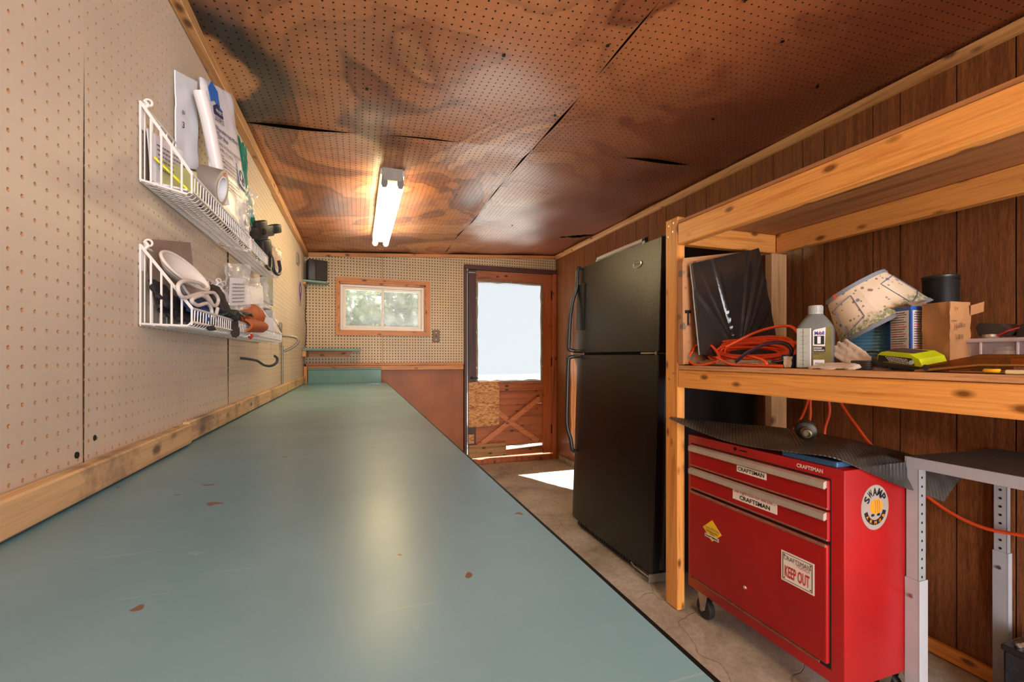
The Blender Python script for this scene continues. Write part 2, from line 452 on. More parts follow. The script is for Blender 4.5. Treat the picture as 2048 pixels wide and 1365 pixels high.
# left wall: backing with four pegboard sheets above the bench, plain board behind the camera and below the bench
b = B(); b.box(-.50, XL-.007, YF, 4.31, 0, 2.0); b.box(XL-.007, XL-.001, YF, YB, 0, .80); b.box(XL-.007, XL, YF, -.302, .80, 1.93)
wl = tag(obj('wall_left', b, RAW), kind='structure')
P = .0254
for (y0, y1) in ((-.30, .923), (.9242, 1.7889), (1.7905, 2.6038), (2.6054, 4.198)):
    nu = round((y1-y0)/P); du = (y1-y0)/nu
    wob = random.uniform(0, .002)
    peg('pegboard_sheet', nu, 44, du, P, lambda U, V, W, y0=y0, wob=wob: (XL + wob - W + .0015*np.sin(U*3+V*4), y0+U, .81+V), (PEG_L, RAW), wl)
# hole plugs and a mended spot in the near sheet
for (y, z) in ((1.0, 1.277), (.977, 1.197), (.905, .882), (.955, .901)):
    b = B(); b.cyl((XL-.002, y, z), (XL+.0014, y, z), .0058, .0052, 12); obj('hole_plug', b, BLACKM, wl)

# back wall round the window and the door
WX0, WX1, WZ0, WZ1 = -.153, .595, 1.262, 1.694
DX0, DX1, DZ1 = .965, 1.90, 1.90
b = B(); Y0, Y1 = 4.207, 4.31
for bx in ((-.50, WX0, 0, 2.2), (WX0, WX1, 0, WZ0), (WX0, WX1, WZ1, 2.2), (WX1, DX0, 0, 2.2), (DX0, DX1, DZ1, 2.2), (DX1, 2.02, 0, 2.2)):
    b.box(bx[0], bx[1], Y0, Y1, bx[2], bx[3])
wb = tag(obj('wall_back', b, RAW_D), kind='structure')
def kb(x0):
    def keep(U, V):
        x, z = x0+U, .975+V
        win = (x > WX0-.012) & (x < WX1+.012) & (z > WZ0-.012) & (z < WZ1+.012)
        dr = (x > DX0+.01) & (x < DX1) & (z < DZ1)
        return ~win & ~dr & (z < 1.905 + .0605*(x-XL))
    return keep
for (x0, x1) in ((XL, .209), (.2115, 1.914)):
    nu = round((x1-x0)/P); du = (x1-x0)/nu
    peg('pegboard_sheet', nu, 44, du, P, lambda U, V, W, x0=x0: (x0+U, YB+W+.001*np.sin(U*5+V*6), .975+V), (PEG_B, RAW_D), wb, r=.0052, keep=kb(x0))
for (x0, x1) in ((XL, .952),):
    b = B(); b.box(x0, x1, 4.196, 4.2065, 0, .914, .001); obj('hardboard_sheet', b, HARD_BR, wb)

# right wall: grooved panelling boards of uneven width, opening for a small high window
RZ = 2.12
b = B(); WY0, WY1, VZ0, VZ1 = 2.70, 3.38, 1.42, 1.876
for bx in ((YF, WY0, 0, RZ), (WY1, 4.31, 0, RZ), (WY0, WY1, 0, VZ0), (WY0, WY1, VZ1, RZ)):
    b.box(XR+.006, 2.02, bx[0], bx[1], bx[2], bx[3])
wr = tag(obj('wall_right', b, RAW_D), kind='structure')
gr = [YF, -1.5, -1.2, -.92, -.62, -.3, 0, .30, .52, .66, .806, .951, 1.118, 1.213, 1.408, 1.507, 1.66, 1.79, 1.888, 2.107, 2.275, 2.465, 2.559, 2.659, 2.802, 2.897, 3.069, 3.20, 3.39, 3.59, 3.80, 3.96, YB]
for a, c in zip(gr, gr[1:]):
    x0 = XR + random.uniform(0, .0012)
    segs = [(0, RZ)]
    if a < WY1 and c > WY0: segs = [(0, VZ0), (VZ1, RZ)]
    for (z0, z1) in segs:
        b = B(); b.box(x0, XR+.008, a+.0022, c-.0022, z0, z1); obj('wall_plank', b, PANEL, wr)

# ceiling: six sagging hardboard pegboard sheets, a torn spot near the right wall
def zc(x, y): return 1.932 + .0603*(x-XL)
def zs(X, Y, k):
    z = zc(X, Y) + .006*np.sin(X*5.1+k*1.3)*np.cos(Y*4.3+k) + .004*np.sin(X*11+Y*7+k*2) + .003*np.sin(Y*13-X*4+k)
    z = z - .020*np.sin(np.clip((Y-.6)/1.34, 0, 1)*PI)**2*(1-.5*np.clip(X-.76, 0, 1)) - .006*np.exp(-((Y-1.945)/.07)**2)*(.6+.6*np.sin(X*6+k*3.0)) - .004*np.exp(-((X-.765)/.05)**2)*(1+np.sin(Y*5+k*2))
    return z
b = B()
b.grid(lambda u, v: Vector((lerp(-.5, 2.02, u), lerp(YF, 4.31, v), zc(lerp(-.5, 2.02, u), 0)+.075)), 2, 2, .02)
ce = tag(obj('ceiling', b, RAW_D), kind='structure')
def torn(U, V):
    return None
TORN = [(1.62, 3.50), (1.66, 3.46), (1.70, 3.44), (1.73, 3.40), (1.78, 3.40), (1.80, 3.36), (1.86, 3.37), (1.90, 3.34), (1.90, 3.42), (1.83, 3.50), (1.78, 3.53), (1.71, 3.49), (1.66, 3.52)]
def inside(x, y):
    c = np.zeros(len(x), bool); m = len(TORN)
    for i in range(m):
        (x1, y1), (x2, y2) = TORN[i], TORN[i-1]
        cr = ((y1 > y) != (y2 > y)) & (x < (x2-x1)*(y-y1)/(y2-y1+1e-12)+x1); c ^= cr
    return c
k = 0
for (x0, x1) in ((XL, .7622), (.7672, 1.914)):
    for (y0, y1) in ((YF, -.50), (-.495, 1.9430), (1.9485, 4.198)):
        nu = round((x1-x0)/P); nv = round((y1-y0)/P); du = (x1-x0)/nu; dv = (y1-y0)/nv; k += 1
        if y1 < 0:
            b = B(); b.grid(lambda u, v: Vector((lerp(x0, x1, u), lerp(y0, y1, v), float(zs(np.array(lerp(x0, x1, u)), np.array(lerp(y0, y1, v)), k)))), 20, 20); obj('ceiling_sheet', b, CEIL, ce, smooth=60)
        else:
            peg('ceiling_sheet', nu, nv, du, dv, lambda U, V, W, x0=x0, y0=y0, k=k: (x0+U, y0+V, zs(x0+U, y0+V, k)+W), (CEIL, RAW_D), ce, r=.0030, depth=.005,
                keep=lambda U, V, x0=x0, y0=y0: ~inside(x0+U, y0+V))
nb = [(.03, 1.6), (.05, 2.2), (.42, 1.3), (.76-.04, 1.2), (.80, 1.2), (.80, 1.62), (.735, 1.62), (1.1, 1.3), (1.25, 1.05), (1.4, 1.5), (.55, 2.6), (.3, 2.9), (1.2, 2.5), (1.45, 2.2), (1.1, 3.2), (.4, 3.4), (1.0, .95), (1.6, 1.2), (-.1, 2.6)]
for (x, y) in nb:
    z = float(zs(np.array(x), np.array(y), 2)); b = B(); b.cyl((x, y, z-.003), (x, y, z+.006), .006, .004, 8); obj('nail_head', b, BLACKM, ce)

# trims
b = B(); b.box(XL+.0005, XL+.028, YF, YB-.002, 1.884, 1.924, .002); tag(obj('trim_1', b, TRIM_Y), kind='structure')
b = B(); b.prism([(XL+.03, 1.893), (1.90, 2.033), (1.90, 2.060), (XL+.03, 1.924)], (0, YB-.020, 0), (1, 0, 0), (0, 0, 1), -.0195); tag(obj('trim_2', b, TRIM_X), kind='structure')
b = B()
pr = [(0, 0), (0, -.034), (-.010, -.030), (-.022, -.018), (-.026, 0)]
b.prism(pr, (XR-.001, YF, 2.058), (1, 0, 0), (0, 0, 1), -(YB-YF-.025)); tag(obj('trim_3', b, TRIM_Y), kind='structure')
b = B(); b.box(XL+.012, .944, 4.150, 4.1995, .916, .960, .003); b.box(XL+.012, .944, 4.140, 4.1995, .960, .978, .003)
tag(obj('trim_4', b, TRIM_X), kind='structure')
b = B(); b.box(XR-.020, XR, YF, 1.25, .003, .050, .003); tag(obj('baseboard_right', b, PINE), kind='structure')
b = B(); b.box(XR-.014, XR, 3.35, YB-.10, .002, .052, .002); tag(obj('baseboard_back', b, plain('peeling_grey_paint', srgb(176, 160, 140), .7, var=.5, vscale=20)), kind='structure')
# front wall behind the camera with its open doorway
b = B()
for bx in ((-.50, .05, 0, 2.15), (1.55, 2.02, 0, 2.15), (.05, 1.55, 1.95, 2.15)): b.box(bx[0], bx[1], YF-.1, YF, bx[2], bx[3])
tag(obj('wall_front', b, PANEL), kind='structure')

# ------------------------------------------------------------------ sliding window in the back wall
wn = thing('window_1', 'white two-pane sliding window in a knotty pine casing', kind='structure', loc=(.22, YB, 1.25))
co, ci = (-.181, .635, 1.224, 1.730), (WX0, WX1, WZ0, WZ1)
O0, U0, V0 = (0, YB-.0005, 0), (1, 0, 0), (0, 0, 1)
for poly, m in (([(co[0], co[3]), (co[1], co[3]), (ci[1], ci[3]), (ci[0], ci[3])], TRIM_X), ([(co[0], co[2]), (co[1], co[2]), (ci[1], ci[2]), (ci[0], ci[2])], TRIM_X),
                ([(co[0], co[2]), (ci[0], ci[2]), (ci[0], ci[3]), (co[0], co[3])], TRIM_Z), ([(co[1], co[2]), (ci[1], ci[2]), (ci[1], ci[3]), (co[1], co[3])], TRIM_Z)):
    b = B(); b.prism(poly, O0, U0, V0, .016); obj('casing_board', b, m, wn)
b = B()
for bx in ((ci[0], ci[0]+.008, ci[2], ci[3]), (ci[1]-.008, ci[1], ci[2], ci[3]), (ci[0], ci[1], ci[2], ci[2]+.008), (ci[0], ci[1], ci[3]-.014, ci[3])):
    b.box(bx[0], bx[1], YB-.004, YB+.11, bx[2], bx[3])
obj('jamb', b, TRIM_X, wn)
def frame(b, x0, x1, z0, z1, t, y0, y1, tt=None):
    tt = tt or t
    b.box(x0, x0+t, y0, y1, z0, z1, .002); b.box(x1-t, x1, y0, y1, z0, z1, .002); b.box(x0+t, x1-t, y0, y1, z0, z0+tt, .002); b.box(x0+t, x1-t, y0, y1, z1-tt, z1, .002)
b = B(); frame(b, ci[0]+.009, ci[1]-.009, ci[2]+.009, ci[3]-.016, .022, YB+.035, YB+.095); obj('window_frame', b, VINYL, wn)
for (x0, x1, y0) in ((ci[0]+.032, .228, YB+.042), (.205, ci[1]-.032, YB+.066)):
    b = B(); frame(b, x0, x1, ci[2]+.030, ci[3]-.040, .023, y0, y0+.022); s_ = obj('sash', b, VINYL, wn)
    b = B(); b.box(x0+.02, x1-.02, y0+.009, y0+.012, ci[2]+.05, ci[3]-.06); obj('window_pane', b, GLASS_W, s_)
b = B(); b.box(.212, .222, YB+.030, YB+.042, 1.42, 1.475, .002); b.box(.214, .220, YB+.022, YB+.031, 1.44, 1.455, .001); obj('sash_latch', b, STEEL, wn)

# small high window in the right wall behind the refrigerator
w2 = thing('window_2', 'white framed window opening high in the panelled wall behind the fridge', kind='structure', loc=(XR, 3.04, VZ0))
for bx in ((WY0, WY0+.02, VZ0, VZ1), (WY1-.022, WY1, VZ0, VZ1), (WY0, WY1, VZ0, VZ0+.02), (WY0, WY1, VZ1-.022, VZ1)):
    b = B(); b.box(XR-.006, XR+.09, bx[0], bx[1], bx[2], bx[3], .002); obj('jamb_board', b, WHITE, w2)
b = B(); b.box(XR+.086, XR+.094, WY0, WY1, VZ0, VZ1); obj('window_pane', b, plain('dark_glass', srgb(38, 32, 30), .1), w2)
b = B(); b.box(XR+.050, XR+.070, WY0+.02, 2.93, VZ0+.02, VZ1-.05, .002); obj('cover_board', b, PANEL, w2)

# ------------------------------------------------------------------ back door
dr = thing('door_1', 'weathered reddish wooden shed door with clouded plastic pane and cross brace', kind='structure', loc=(1.43, YB, 0))
b = B(); b.box(.955, .982, YB-.035, YB+.09, 0, 1.870, .002); obj('door_jamb', b, DOORD, dr)
b = B(); b.box(1.870, 1.912, YB-.03, YB+.09, 0, 1.870, .002); obj('door_jamb', b, DOORW, dr)
b = B(); b.box(.990, 1.870, YB-.015, YB+.10, .001, .046, .003); obj('door_jamb', b, DOORW, dr)
b = B(); b.box(.955, 1.912, YB-.035, YB+.09, 1.871, 1.912, .002); obj('door_head', b, DOORD, dr)
yd0, yd1 = YB+.002, YB+.040
b = B(); b.box(1.001, 1.076, yd0, yd1, .06, 1.868, .002); obj('stile', b, DOORD, dr)
b = B(); b.box(1.772, 1.868, yd0, yd1, .06, 1.868, .002); obj('stile', b, DOORW, dr)
b = B(); b.box(1.076, 1.772, yd0, yd1, 1.775, 1.868, .002); obj('rail', b, DOORX, dr)
b = B(); b.box(1.076, 1.772, yd0, yd1, .700, .782, .002); obj('rail', b, DOORX, dr)
zz = [.150, .245, .345, .45, .565, .702]
for z0, z1 in zip(zz, zz[1:]):
    b = B(); b.prism([(1.07, z0-.004), (1.775, z0+.012 if z0 == .150 else z0), (1.775, z1-.002), (1.07, z1-.002)], (0, yd0+.018+random.uniform(0, .003), 0), (1, 0, 0), (0, 0, 1), -.014); obj('door_board', b, DOORX, dr)
def bar(p0, p1, wd, y0, y1):
    p0, p1 = Vector(p0), Vector(p1); d = (p1-p0).normalized(); nn = Vector((-d.y, d.x))*wd/2
    bb = B(); bb.prism([tuple(p0+nn), tuple(p0-nn), tuple(p1-nn), tuple(p1+nn)], (0, y1, 0), (1, 0, 0), (0, 0, 1), y1-y0); return bb
obj('cross_brace', bar((1.10, .175), (1.735, .615), .048, yd0-.010, yd0+.02), DOORB, dr)
obj('cross_brace', bar((1.10, .655), (1.395, .415), .046, yd0-.006, yd0+.018), DOORB, dr)
obj('cross_brace', bar((1.43, .385), (1.725, .185), .046, yd0-.006, yd0+.018), DOORB, dr)
b = B(); b.prism([(1.215, .060), (1.19, .080), (1.17, .075), (1.15, .100), (1.13, .110), (1.38, .118), (1.772, .138), (1.785, .065)], (0, yd1, 0), (1, 0, 0), (0, 0, 1), .034); obj('bottom_rail', b, DOORX, dr)
b = B(); b.prism([(1.002, .360), (1.306, .368), (1.308, .795), (1.002, .790)], (0, yd0-.001, 0), (1, 0, 0), (0, 0, 1), .011); osb = obj('strand_board_patch', b, OSB, dr)
b = B(); b.prism([(1.002, .205), (1.055, .205), (1.055, .29), (1.002, .29)], (0, yd0-.001, 0), (1, 0, 0), (0, 0, 1), .010); obj('strand_board_patch', b, OSB, dr)
b = B(); b.prism([(1.002, .062), (1.376, .074), (1.374, .200), (1.002, .190)], (0, yd0-.001, 0), (1, 0, 0), (0, 0, 1), .022); obj('patch_board', b, GREYW, dr)
# plastic sheet stapled inside the sash, with rough clouded edges and a lath frame
b = B(); b.box(1.074, 1.774, yd0+.018, yd0+.021, .78, 1.777); obj('clouded_pane', b, GLASS_D, dr)
LATH = plain('grey_weathered_lath', srgb(140, 122, 104), .8, var=.3, vscale=30)
b = B(); frame(b, 1.076, 1.772, .783, 1.775, .016, yd0-.002, yd0+.016); obj('pane_lath', b, LATH, dr)
def rag(x0, x1, z0, z1, seed):
    rnd = random.Random(seed); out = []
    for (a, c) in (((x0, z0), (x1, z0)), ((x1, z0), (x1, z1)), ((x1, z1), (x0, z1)), ((x0, z1), (x0, z0))):
        for i in range(10):
            t = i/10; out.append((lerp(a[0], c[0], t)+rnd.uniform(-.005, .005), lerp(a[1], c[1], t)+rnd.uniform(-.006, .006)))
    return out
oc = [(1.090, .797), (1.758, .797), (1.758, 1.761), (1.090, 1.761)]
b = B(); inn = rag(1.098, 1.748, .806, 1.752, 3); out = []
for i in range(4):
    a, c = oc[i], oc[(i+1) % 4]
    for t in range(10): out.append((lerp(a[0], c[0], t/10), lerp(a[1], c[1], t/10)))
vi = [[b.bm.verts.new((x, yd0+.010+dy, z)) for (x, z) in L] for L in (out, inn) for dy in (0, .004)]
for a, c in ((0, 2), (1, 3), (2, 3)):
    for i in range(40): b.bm.faces.new((vi[a][i], vi[a][(i+1) % 40], vi[c][(i+1) % 40], vi[c][i]))
obj('ragged_plastic_edge', b, plain('brittle_plastic_edge', srgb(190, 184, 174), .5), dr)
for (x, z) in ((1.082, 1.60), (1.083, .93), (1.766, 1.58), (1.765, .94), (1.43, 1.769), (1.43, .789), (1.766, 1.27), (1.083, 1.27)):
    b = B(); b.cyl((x, yd0-.006, z), (x, yd0, z), .008, .006, 10); b.cyl((x, yd0-.009, z), (x, yd0-.005, z), .003, .003, 8); obj('pane_clip', b, STEEL, dr)
for z in (1.66, .985, .30):
    b = B(); b.box(1.862, 1.884, yd0-.006, yd0+.002, z-.045, z+.045, .002)
    for q in (-.03, 0, .03): b.cyl((1.866, yd0-.008, z+q), (1.866, yd0-.004, z+q), .004, .004, 8)
    b.cyl((1.873, yd0-.008, z-.047), (1.873, yd0-.008, z+.047), .006, .006, 8); obj('hinge', b, BLACKM, dr)
b = B(); b.cyl((1.036, yd0-.018, .832), (1.036, yd0+.001, .832), .010, .014, 14); b.box(1.045, 1.10, yd0-.006, yd0-.001, .826, .834, .001); obj('latch', b, BLACKM, dr)
b = B(); b.box(1.0, 1.07, yd0-.004, yd0, 1.838, 1.848, .001); obj('chain_plate', b, STEEL, dr)

# ------------------------------------------------------------------ trees and shrubs outside the window
def m_leaf(name, c1, c2):
    n = N(name); col = n.ramp(n.noise(n.coords(rnd=False), 5, 4), [(.35, c1), (.65, c2)])
    n.base(col); n.set(n.b, Roughness=.6)
    t = n.n('BsdfTranslucent'); n.l(col, t.inputs[0]); m = n.n('MixShader'); m.inputs[0].default_value = .4
    n.l(n.b.outputs[0], m.inputs[1]); n.l(t.outputs[0], m.inputs[2]); n.l(m.outputs[0], n.out.inputs[0]); return n.m
LEAF_G = m_leaf('green_leaves', srgb(58, 92, 34), srgb(100, 128, 52))
LEAF_Y = m_leaf('yellow_green_leaves', srgb(110, 118, 48), srgb(140, 136, 76))
LEAF_D = m_leaf('dark_leaves', srgb(24, 52, 36), srgb(44, 74, 54))
BARK = wood('bark', srgb(120, 96, 74), srgb(70, 54, 42), 'z', .6, .9, 0)
def leaves(c, rad, n, size, seed):
    rnd = random.Random(seed); b = B(); c = Vector(c)
    for _ in range(n):
        d = Vector((rnd.gauss(0, 1), rnd.gauss(0, 1), rnd.gauss(0, 1))).normalized()*rnd.uniform(.25, 1)**.5
        p = c + Vector((d.x*rad[0], d.y*rad[1], d.z*rad[2])); R = Euler((rnd.uniform(0, 6), rnd.uniform(0, 6), rnd.uniform(0, 6))).to_matrix()
        s = size*rnd.uniform(.6, 1.3)
        a = [p + R @ Vector(q)*s for q in ((0, -1, 0), (.45, 0, .12), (0, 1, 0), (-.45, 0, .12))]
        vs = [b.bm.verts.new(q) for q in a]
        b.bm.faces.new((vs[0], vs[1], vs[2])); b.bm.faces.new((vs[0], vs[2], vs[3]))
    return b
def shrub(name, label, cat, base, parts, trunk_r, h, m, seed, lean=(0, 0)):
    t = thing(name, label, cat, base)
    b = B(); B0 = Vector(base)
    b.tube(spline([B0, B0+Vector((lean[0]*.4, lean[1]*.4, h*.4)), B0+Vector((lean[0], lean[1], h))], 5), [lerp(trunk_r, trunk_r*.5, i/10) for i in range(11)], 8)
    for i, (c, r, n, s) in enumerate(parts): b.tube([B0+Vector((lean[0]*.5, lean[1]*.5, h*.5)), Vector(c)], [trunk_r*.5, trunk_r*.15], 6)
    obj('trunk', b, BARK, t, smooth=60)
    bb = B()
    for i, (c, r, n, s) in enumerate(parts):
        l = leaves(c, r, n, s, seed+i); me = bpy.data.meshes.new('q'); l.bm.to_mesh(me); l.bm.free(); bb.bm.from_mesh(me); bpy.data.meshes.remove(me)
    obj('foliage', bb, m, t, kind='stuff')
shrub('leafy_tree', 'tall green leafy tree seen through the window pane', 'tree', (.5, 7.6, -.06),
      [((.3, 7.4, 2.0), (1.1, .7, 1.3), 2600, .075), ((1.0, 7.6, 2.5), (.8, .7, 1.2), 1500, .08), ((.4, 7.4, 1.45), (1.0, .5, .55), 1400, .07)], .09, 2.2, LEAF_G, 11)
shrub('leafy_tree', 'yellow-green branch tree shading the window from outside', 'tree', (-1.3, 5.6, -.06),
      [((-.45, 5.5, 3.55), (.74, .62, .72), 2600, .07), ((-.42, 5.9, 1.95), (.30, .3, .42), 340, .05)], .07, 3.3, LEAF_Y, 31, lean=(.7, 0))  # upper crown is unseen, placed to keep sun off the window
shrub('garden_shrub', 'dark green shrub at the left edge of the window view', 'shrub', (-.75, 6.6, -.06),
      [((-.62, 6.6, 1.1), (.52, .4, .75), 1500, .06)], .05, 1.2, LEAF_D, 51)

# ------------------------------------------------------------------ workbench along the left wall
def m_bench():
    n = N('worn_teal_bench_top'); c = n.coords(rnd=False)
    col = n.ramp(n.noise(c, 1.6, 5, .6), [(.35, srgb(104, 148, 168)), (.65, srgb(126, 168, 188))])
    # chips and rust spots worn through the paint, fine scratches
    chip = n.ramp(n.noise(c, 26, 2, .4), [(.735, G(0)), (.75, G(1))]); col = n.mix(chip, col, srgb(120, 88, 66))
    pale = n.ramp(n.noise(c, 19, 3, .6), [(.20, G(.6)), (.26, G(0))]); col = n.mix(pale, col, srgb(160, 190, 188))
    tc = n.coords((4, 130, 4), rnd=False); scr = n.ramp(n.noise(tc, 1, 2, .5), [(.72, G(0)), (.76, G(.35))]); col = n.mix(scr, col, srgb(165, 188, 186))
    n.base(col); n.b.inputs['Specular IOR Level'].default_value = .55
    r = n.n('MapRange'); n.l(n.noise(c, 7, 4), r.inputs[0]); r.inputs[3].default_value = .26; r.inputs[4].default_value = .40; n.l(r.outputs[0], n.b.inputs['Roughness'])
    n.bump(n.noise(c, 20, 4), .05, .002); return n.m
TEAL = m_bench()
TEALP = plain('teal_paint', srgb(96, 138, 126), .4, var=.1)
wk = thing('workbench', 'long teal-topped workbench built along the pegboard wall', 'workbench', (-.10, 1.2, 0))
b = B(); b.box(XL+.003, .236, -1.0, 4.075, .775, .815, .003); obj('bench_top', b, TEAL, wk)
b = B(); b.box(.236, .240, -1.0, 4.075, .776, .8135, .001); obj('edge_strip', b, BLACKM, wk)
b = B(); b.box(XL+.003, XL+.027, -1.0, 1.343, .819, .868, .003); obj('back_board', b, PALE_Y, wk)
b = B(); b.box(XL+.003, XL+.019, 1.350, 4.06, .819, .873, .003); obj('back_board', b, PALE_Y, wk)
b = B(); b.box(XL+.034, .196, 4.080, 4.139, .80, .926, .002); b.box(XL+.032, .200, 4.072, 4.139, .926, .938, .002); obj('backsplash', b, TEALP, wk)
b = B(); b.box(XL+.003, XL+.030, 4.062, 4.139, .815, .955, .002); obj('corner_block', b, TRIM_Z, wk)
b = B(); b.box(.17, .208, -.98, 4.06, .69, .774, .002); obj('apron', b, PINE, wk)
for y in (-.9, .6, 2.3, 3.95):
    b = B(); b.box(.12, .208, y, y+.038, 0, .689, .002); obj('leg', b, PINE_Z, wk)
    b = B(); b.box(-.38, .119, y, y+.038, .69, .774, .002); obj('bearer', b, PINE_X, wk)

# ------------------------------------------------------------------ refrigerator
def m_pebble():
    n = N('pebbled_black_enamel'); c = n.coords(rnd=False); n.base(srgb(13, 12, 12)); n.set(n.b, Roughness=.27); n.b.inputs['Specular IOR Level'].default_value = .6
    n.bump(n.noise(c, 230, 2, .5), .7, .0014); return n.m
PEB = m_pebble(); FBLK = plain('smooth_black_enamel', srgb(20, 20, 22), .28); FGRIP = plain('satin_dark_handle', srgb(44, 40, 37), .35)
fr = thing('refrigerator', 'tall black top-freezer refrigerator with pebbled doors beside the timber shelf', 'refrigerator', (1.24, 1.715, .001), (0, .034, 0))
W_ = .795
FM = lambda p: p
b = B(); b.box(.075, .60, .004, W_-.004, .035, 1.572, .006); obj('cabinet', b, FBLK, fr, local=True)
b = B(); b.box(.055, .075, .012, W_-.012, .06, 1.565); obj('door_gasket', b, plain('grey_gasket', srgb(52, 50, 48), .7), fr, local=True)
def fdoor(z0, z1, name):
    b = B()
    def prof(u, v):
        y = v*W_; x = .010*(2*v-1)**2 + .008*max(0, abs(2*v-1)-.9)*10*.6
        return Vector((x, y, lerp(z0, z1, u)))
    nv = 24
    g0 = [[b.bm.verts.new(prof(u, j/nv)) for j in range(nv+1)] for u in (0, 1)]
    g1 = [[b.bm.verts.new((.055, j/nv*W_, z)) for j in range(nv+1)] for z in (z0, z1)]
    for j in range(nv):
        b.bm.faces.new((g0[0][j], g0[0][j+1], g0[1][j+1], g0[1][j])); b.bm.faces.new((g1[0][j], g1[1][j], g1[1][j+1], g1[0][j+1]))
        b.bm.faces.new((g0[1][j], g0[1][j+1], g1[1][j+1], g1[1][j])); b.bm.faces.new((g0[0][j], g1[0][j], g1[0][j+1], g0[0][j+1]))
    for j in (0, nv): b.bm.faces.new((g0[0][j], g0[1][j], g1[1][j], g1[0][j]))
    o = obj(name, b, PEB, fr, smooth=30, local=True)
    b = B(); b.box(.016, .052, -.0025, .0005, z0+.004, z1-.004, .001); o2 = obj('edge_trim', b, FBLK, fr, local=True); o2.parent = o
    return o
fz = fdoor(1.062, 1.582, 'freezer_door'); fd = fdoor(.055, 1.046, 'fresh_food_door')
def handle(pts, parent):
    b = B(); P = spline(pts, 6); n_ = len(P)
    b.tube(P, .0125, 10); b2 = B()
    o = obj('handle', b, FGRIP, fr, smooth=50, local=True); o.parent = parent
yH = W_-.022
handle([(.006, yH, 1.585), (-.012, yH, 1.575), (-.014, yH, 1.50), (-.016, yH+.004, 1.45), (-.036, yH+.012, 1.37), (-.048, yH+.014, 1.25), (-.050, yH+.014, 1.10), (-.044, yH+.010, 1.078), (-.010, yH-.004, 1.070), (.004, yH-.06, 1.069)], fz)
handle([(.004, yH-.06, 1.038), (-.010, yH-.004, 1.037), (-.044, yH+.010, 1.030), (-.050, yH+.014, 1.00), (-.050, yH+.014, .80), (-.046, yH+.014, .62), (-.022, yH+.004, .53), (-.012, yH, .47), (.004, yH, .455)], fd)
b = B(); b.box(-.004, .008, W_-.10, W_-.006, 1.20, 1.48, .003, M=Matrix.Translation((0, 0, 0))); o_ = obj('handle_base', b, FBLK, fr, local=True); o_.parent = fz
b = B(); b.box(.030, .062, .020, .055, 1.583, 1.598, .003); b.cyl((.045, .030, 1.575), (.045, .030, 1.600), .010, .010, 10); obj('hinge_cap', b, FBLK, fr, local=True)
b = B(); b.box(-.002, .06, -.006, .035, 1.051, 1.057, .001); b.cyl((.012, .012, 1.046), (.012, .012, 1.062), .006, .006, 10); b.box(-.004, .030, .03, .11, 1.050, 1.058, .001); obj('hinge', b, STEEL, fr, local=True)
b = B(); b.box(-.004, .10, -.006, .0, .020, .058, .001); b.box(-.006, .05, -.002, .10, .042, .048, .001); b.tube([(-.004, .07, .046), (-.010, .10, .050), (-.008, .13, .056)], .004, 8); obj('hinge', b, STEEL, fr, local=True)
b = B(); b.box(.035, .075, .03, W_-.03, .008, .050, .004)
for i in range(28): b.box(.031, .036, .06+i*.024, .072+i*.024, .014, .044)
obj('kick_grille', b, FBLK, fr, local=True)
for y in (.06, W_-.06):
    for x in (.10, .55): b = B(); b.cyl((x, y, .0 + x*.034), (x, y, .04), .016, .012, 10); obj('levelling_foot', b, BLACKM, fr, local=True)
ME = Matrix.Translation((.0035, .165, 1.490)) @ Matrix.Rotation(-PI/2, 4, 'Y') @ Matrix.Diagonal((.55, 1.0, 1, 1))
CHR = plain('satin_chrome', srgb(206, 200, 186), .25, .8)
b = B(); b.lathe([(.022, -.002), (.034, -.001), (.036, .003), (.030, .004), (.029, .001)], ME, 32); e_ = obj('emblem_ring', b, CHR, fr, smooth=40, local=True); e_.parent = fz
b = B(); b.lathe([(.0, .0015), (.029, .0015)], ME, 32); e2 = obj('emblem_plate', b, plain('emblem_grey', srgb(120, 114, 100), .4), fr, local=True); e2.parent = fz
def ftext(s, y, z, wd, ht, mat, par):
    o = text([(s, (0, 0, 0), (0, -1, 0), (0, 0, 1), wd, ht, .01)], mat, None); o.data.transform(Matrix.Translation((.0015, y, z))); o.parent = par; WM[o.name] = wm(fr)
ftext('Whirlpool', .190, 1.483, .046, .013, plain('emblem_ink', srgb(34, 32, 30), .5), fz)

# ------------------------------------------------------------------ timber shelving unit on the right
sh = thing('timber_shelving_unit', 'home-built two-level pine lumber shelf rack along the panelled wall', 'shelf', (1.54, .5, 0))
SY0 = -.50
for y in (1.517, SY0-.076):
    b = B(); b.box(1.235, 1.272, y, y+.076, 0, 1.612, .003); obj('front_post', b, PINE_Z, sh)
    b = B(); b.box(1.742, 1.830, 1.515 if y > 0 else SY0-.038, 1.553 if y > 0 else SY0, 0, 1.499, .003); obj('rear_post', b, wood('pale_post', srgb(206, 160, 110), srgb(172, 122, 76), 'z', 1, .6) if y > 0 else PINE_Z, sh)
for nm, x, z0, z1 in (('front_beam', 1.235, 1.494, 1.581), ('front_beam', 1.235, .914, .984), ('rear_beam', 1.762, 1.500, 1.581), ('rear_beam', 1.762, .914, .984)):
    b = B(); b.box(x, x+.037, SY0, 1.5155 if nm == 'front_beam' else 1.513, z0, z1, .003); obj(nm, b, PINE, sh)
b = B(); b.box(1.2735, 1.800, 1.5165, 1.5545, 1.500, 1.581, .003); obj('end_crosspiece', b, PINE_X, sh)
b = B(); b.box(1.2735, 1.741, 1.5165, 1.5545, .914, .984, .003); obj('end_crosspiece', b, PINE_X, sh)
b = B(); b.box(1.237, 1.850, SY0, 1.56, 1.582, 1.594, .001); obj('upper_deck', b, PLY, sh)
b = B(); b.box(1.2365, 1.850, SY0, 1.5145, .9855, 1.003, .002); obj('lower_deck', b, PLY, sh)
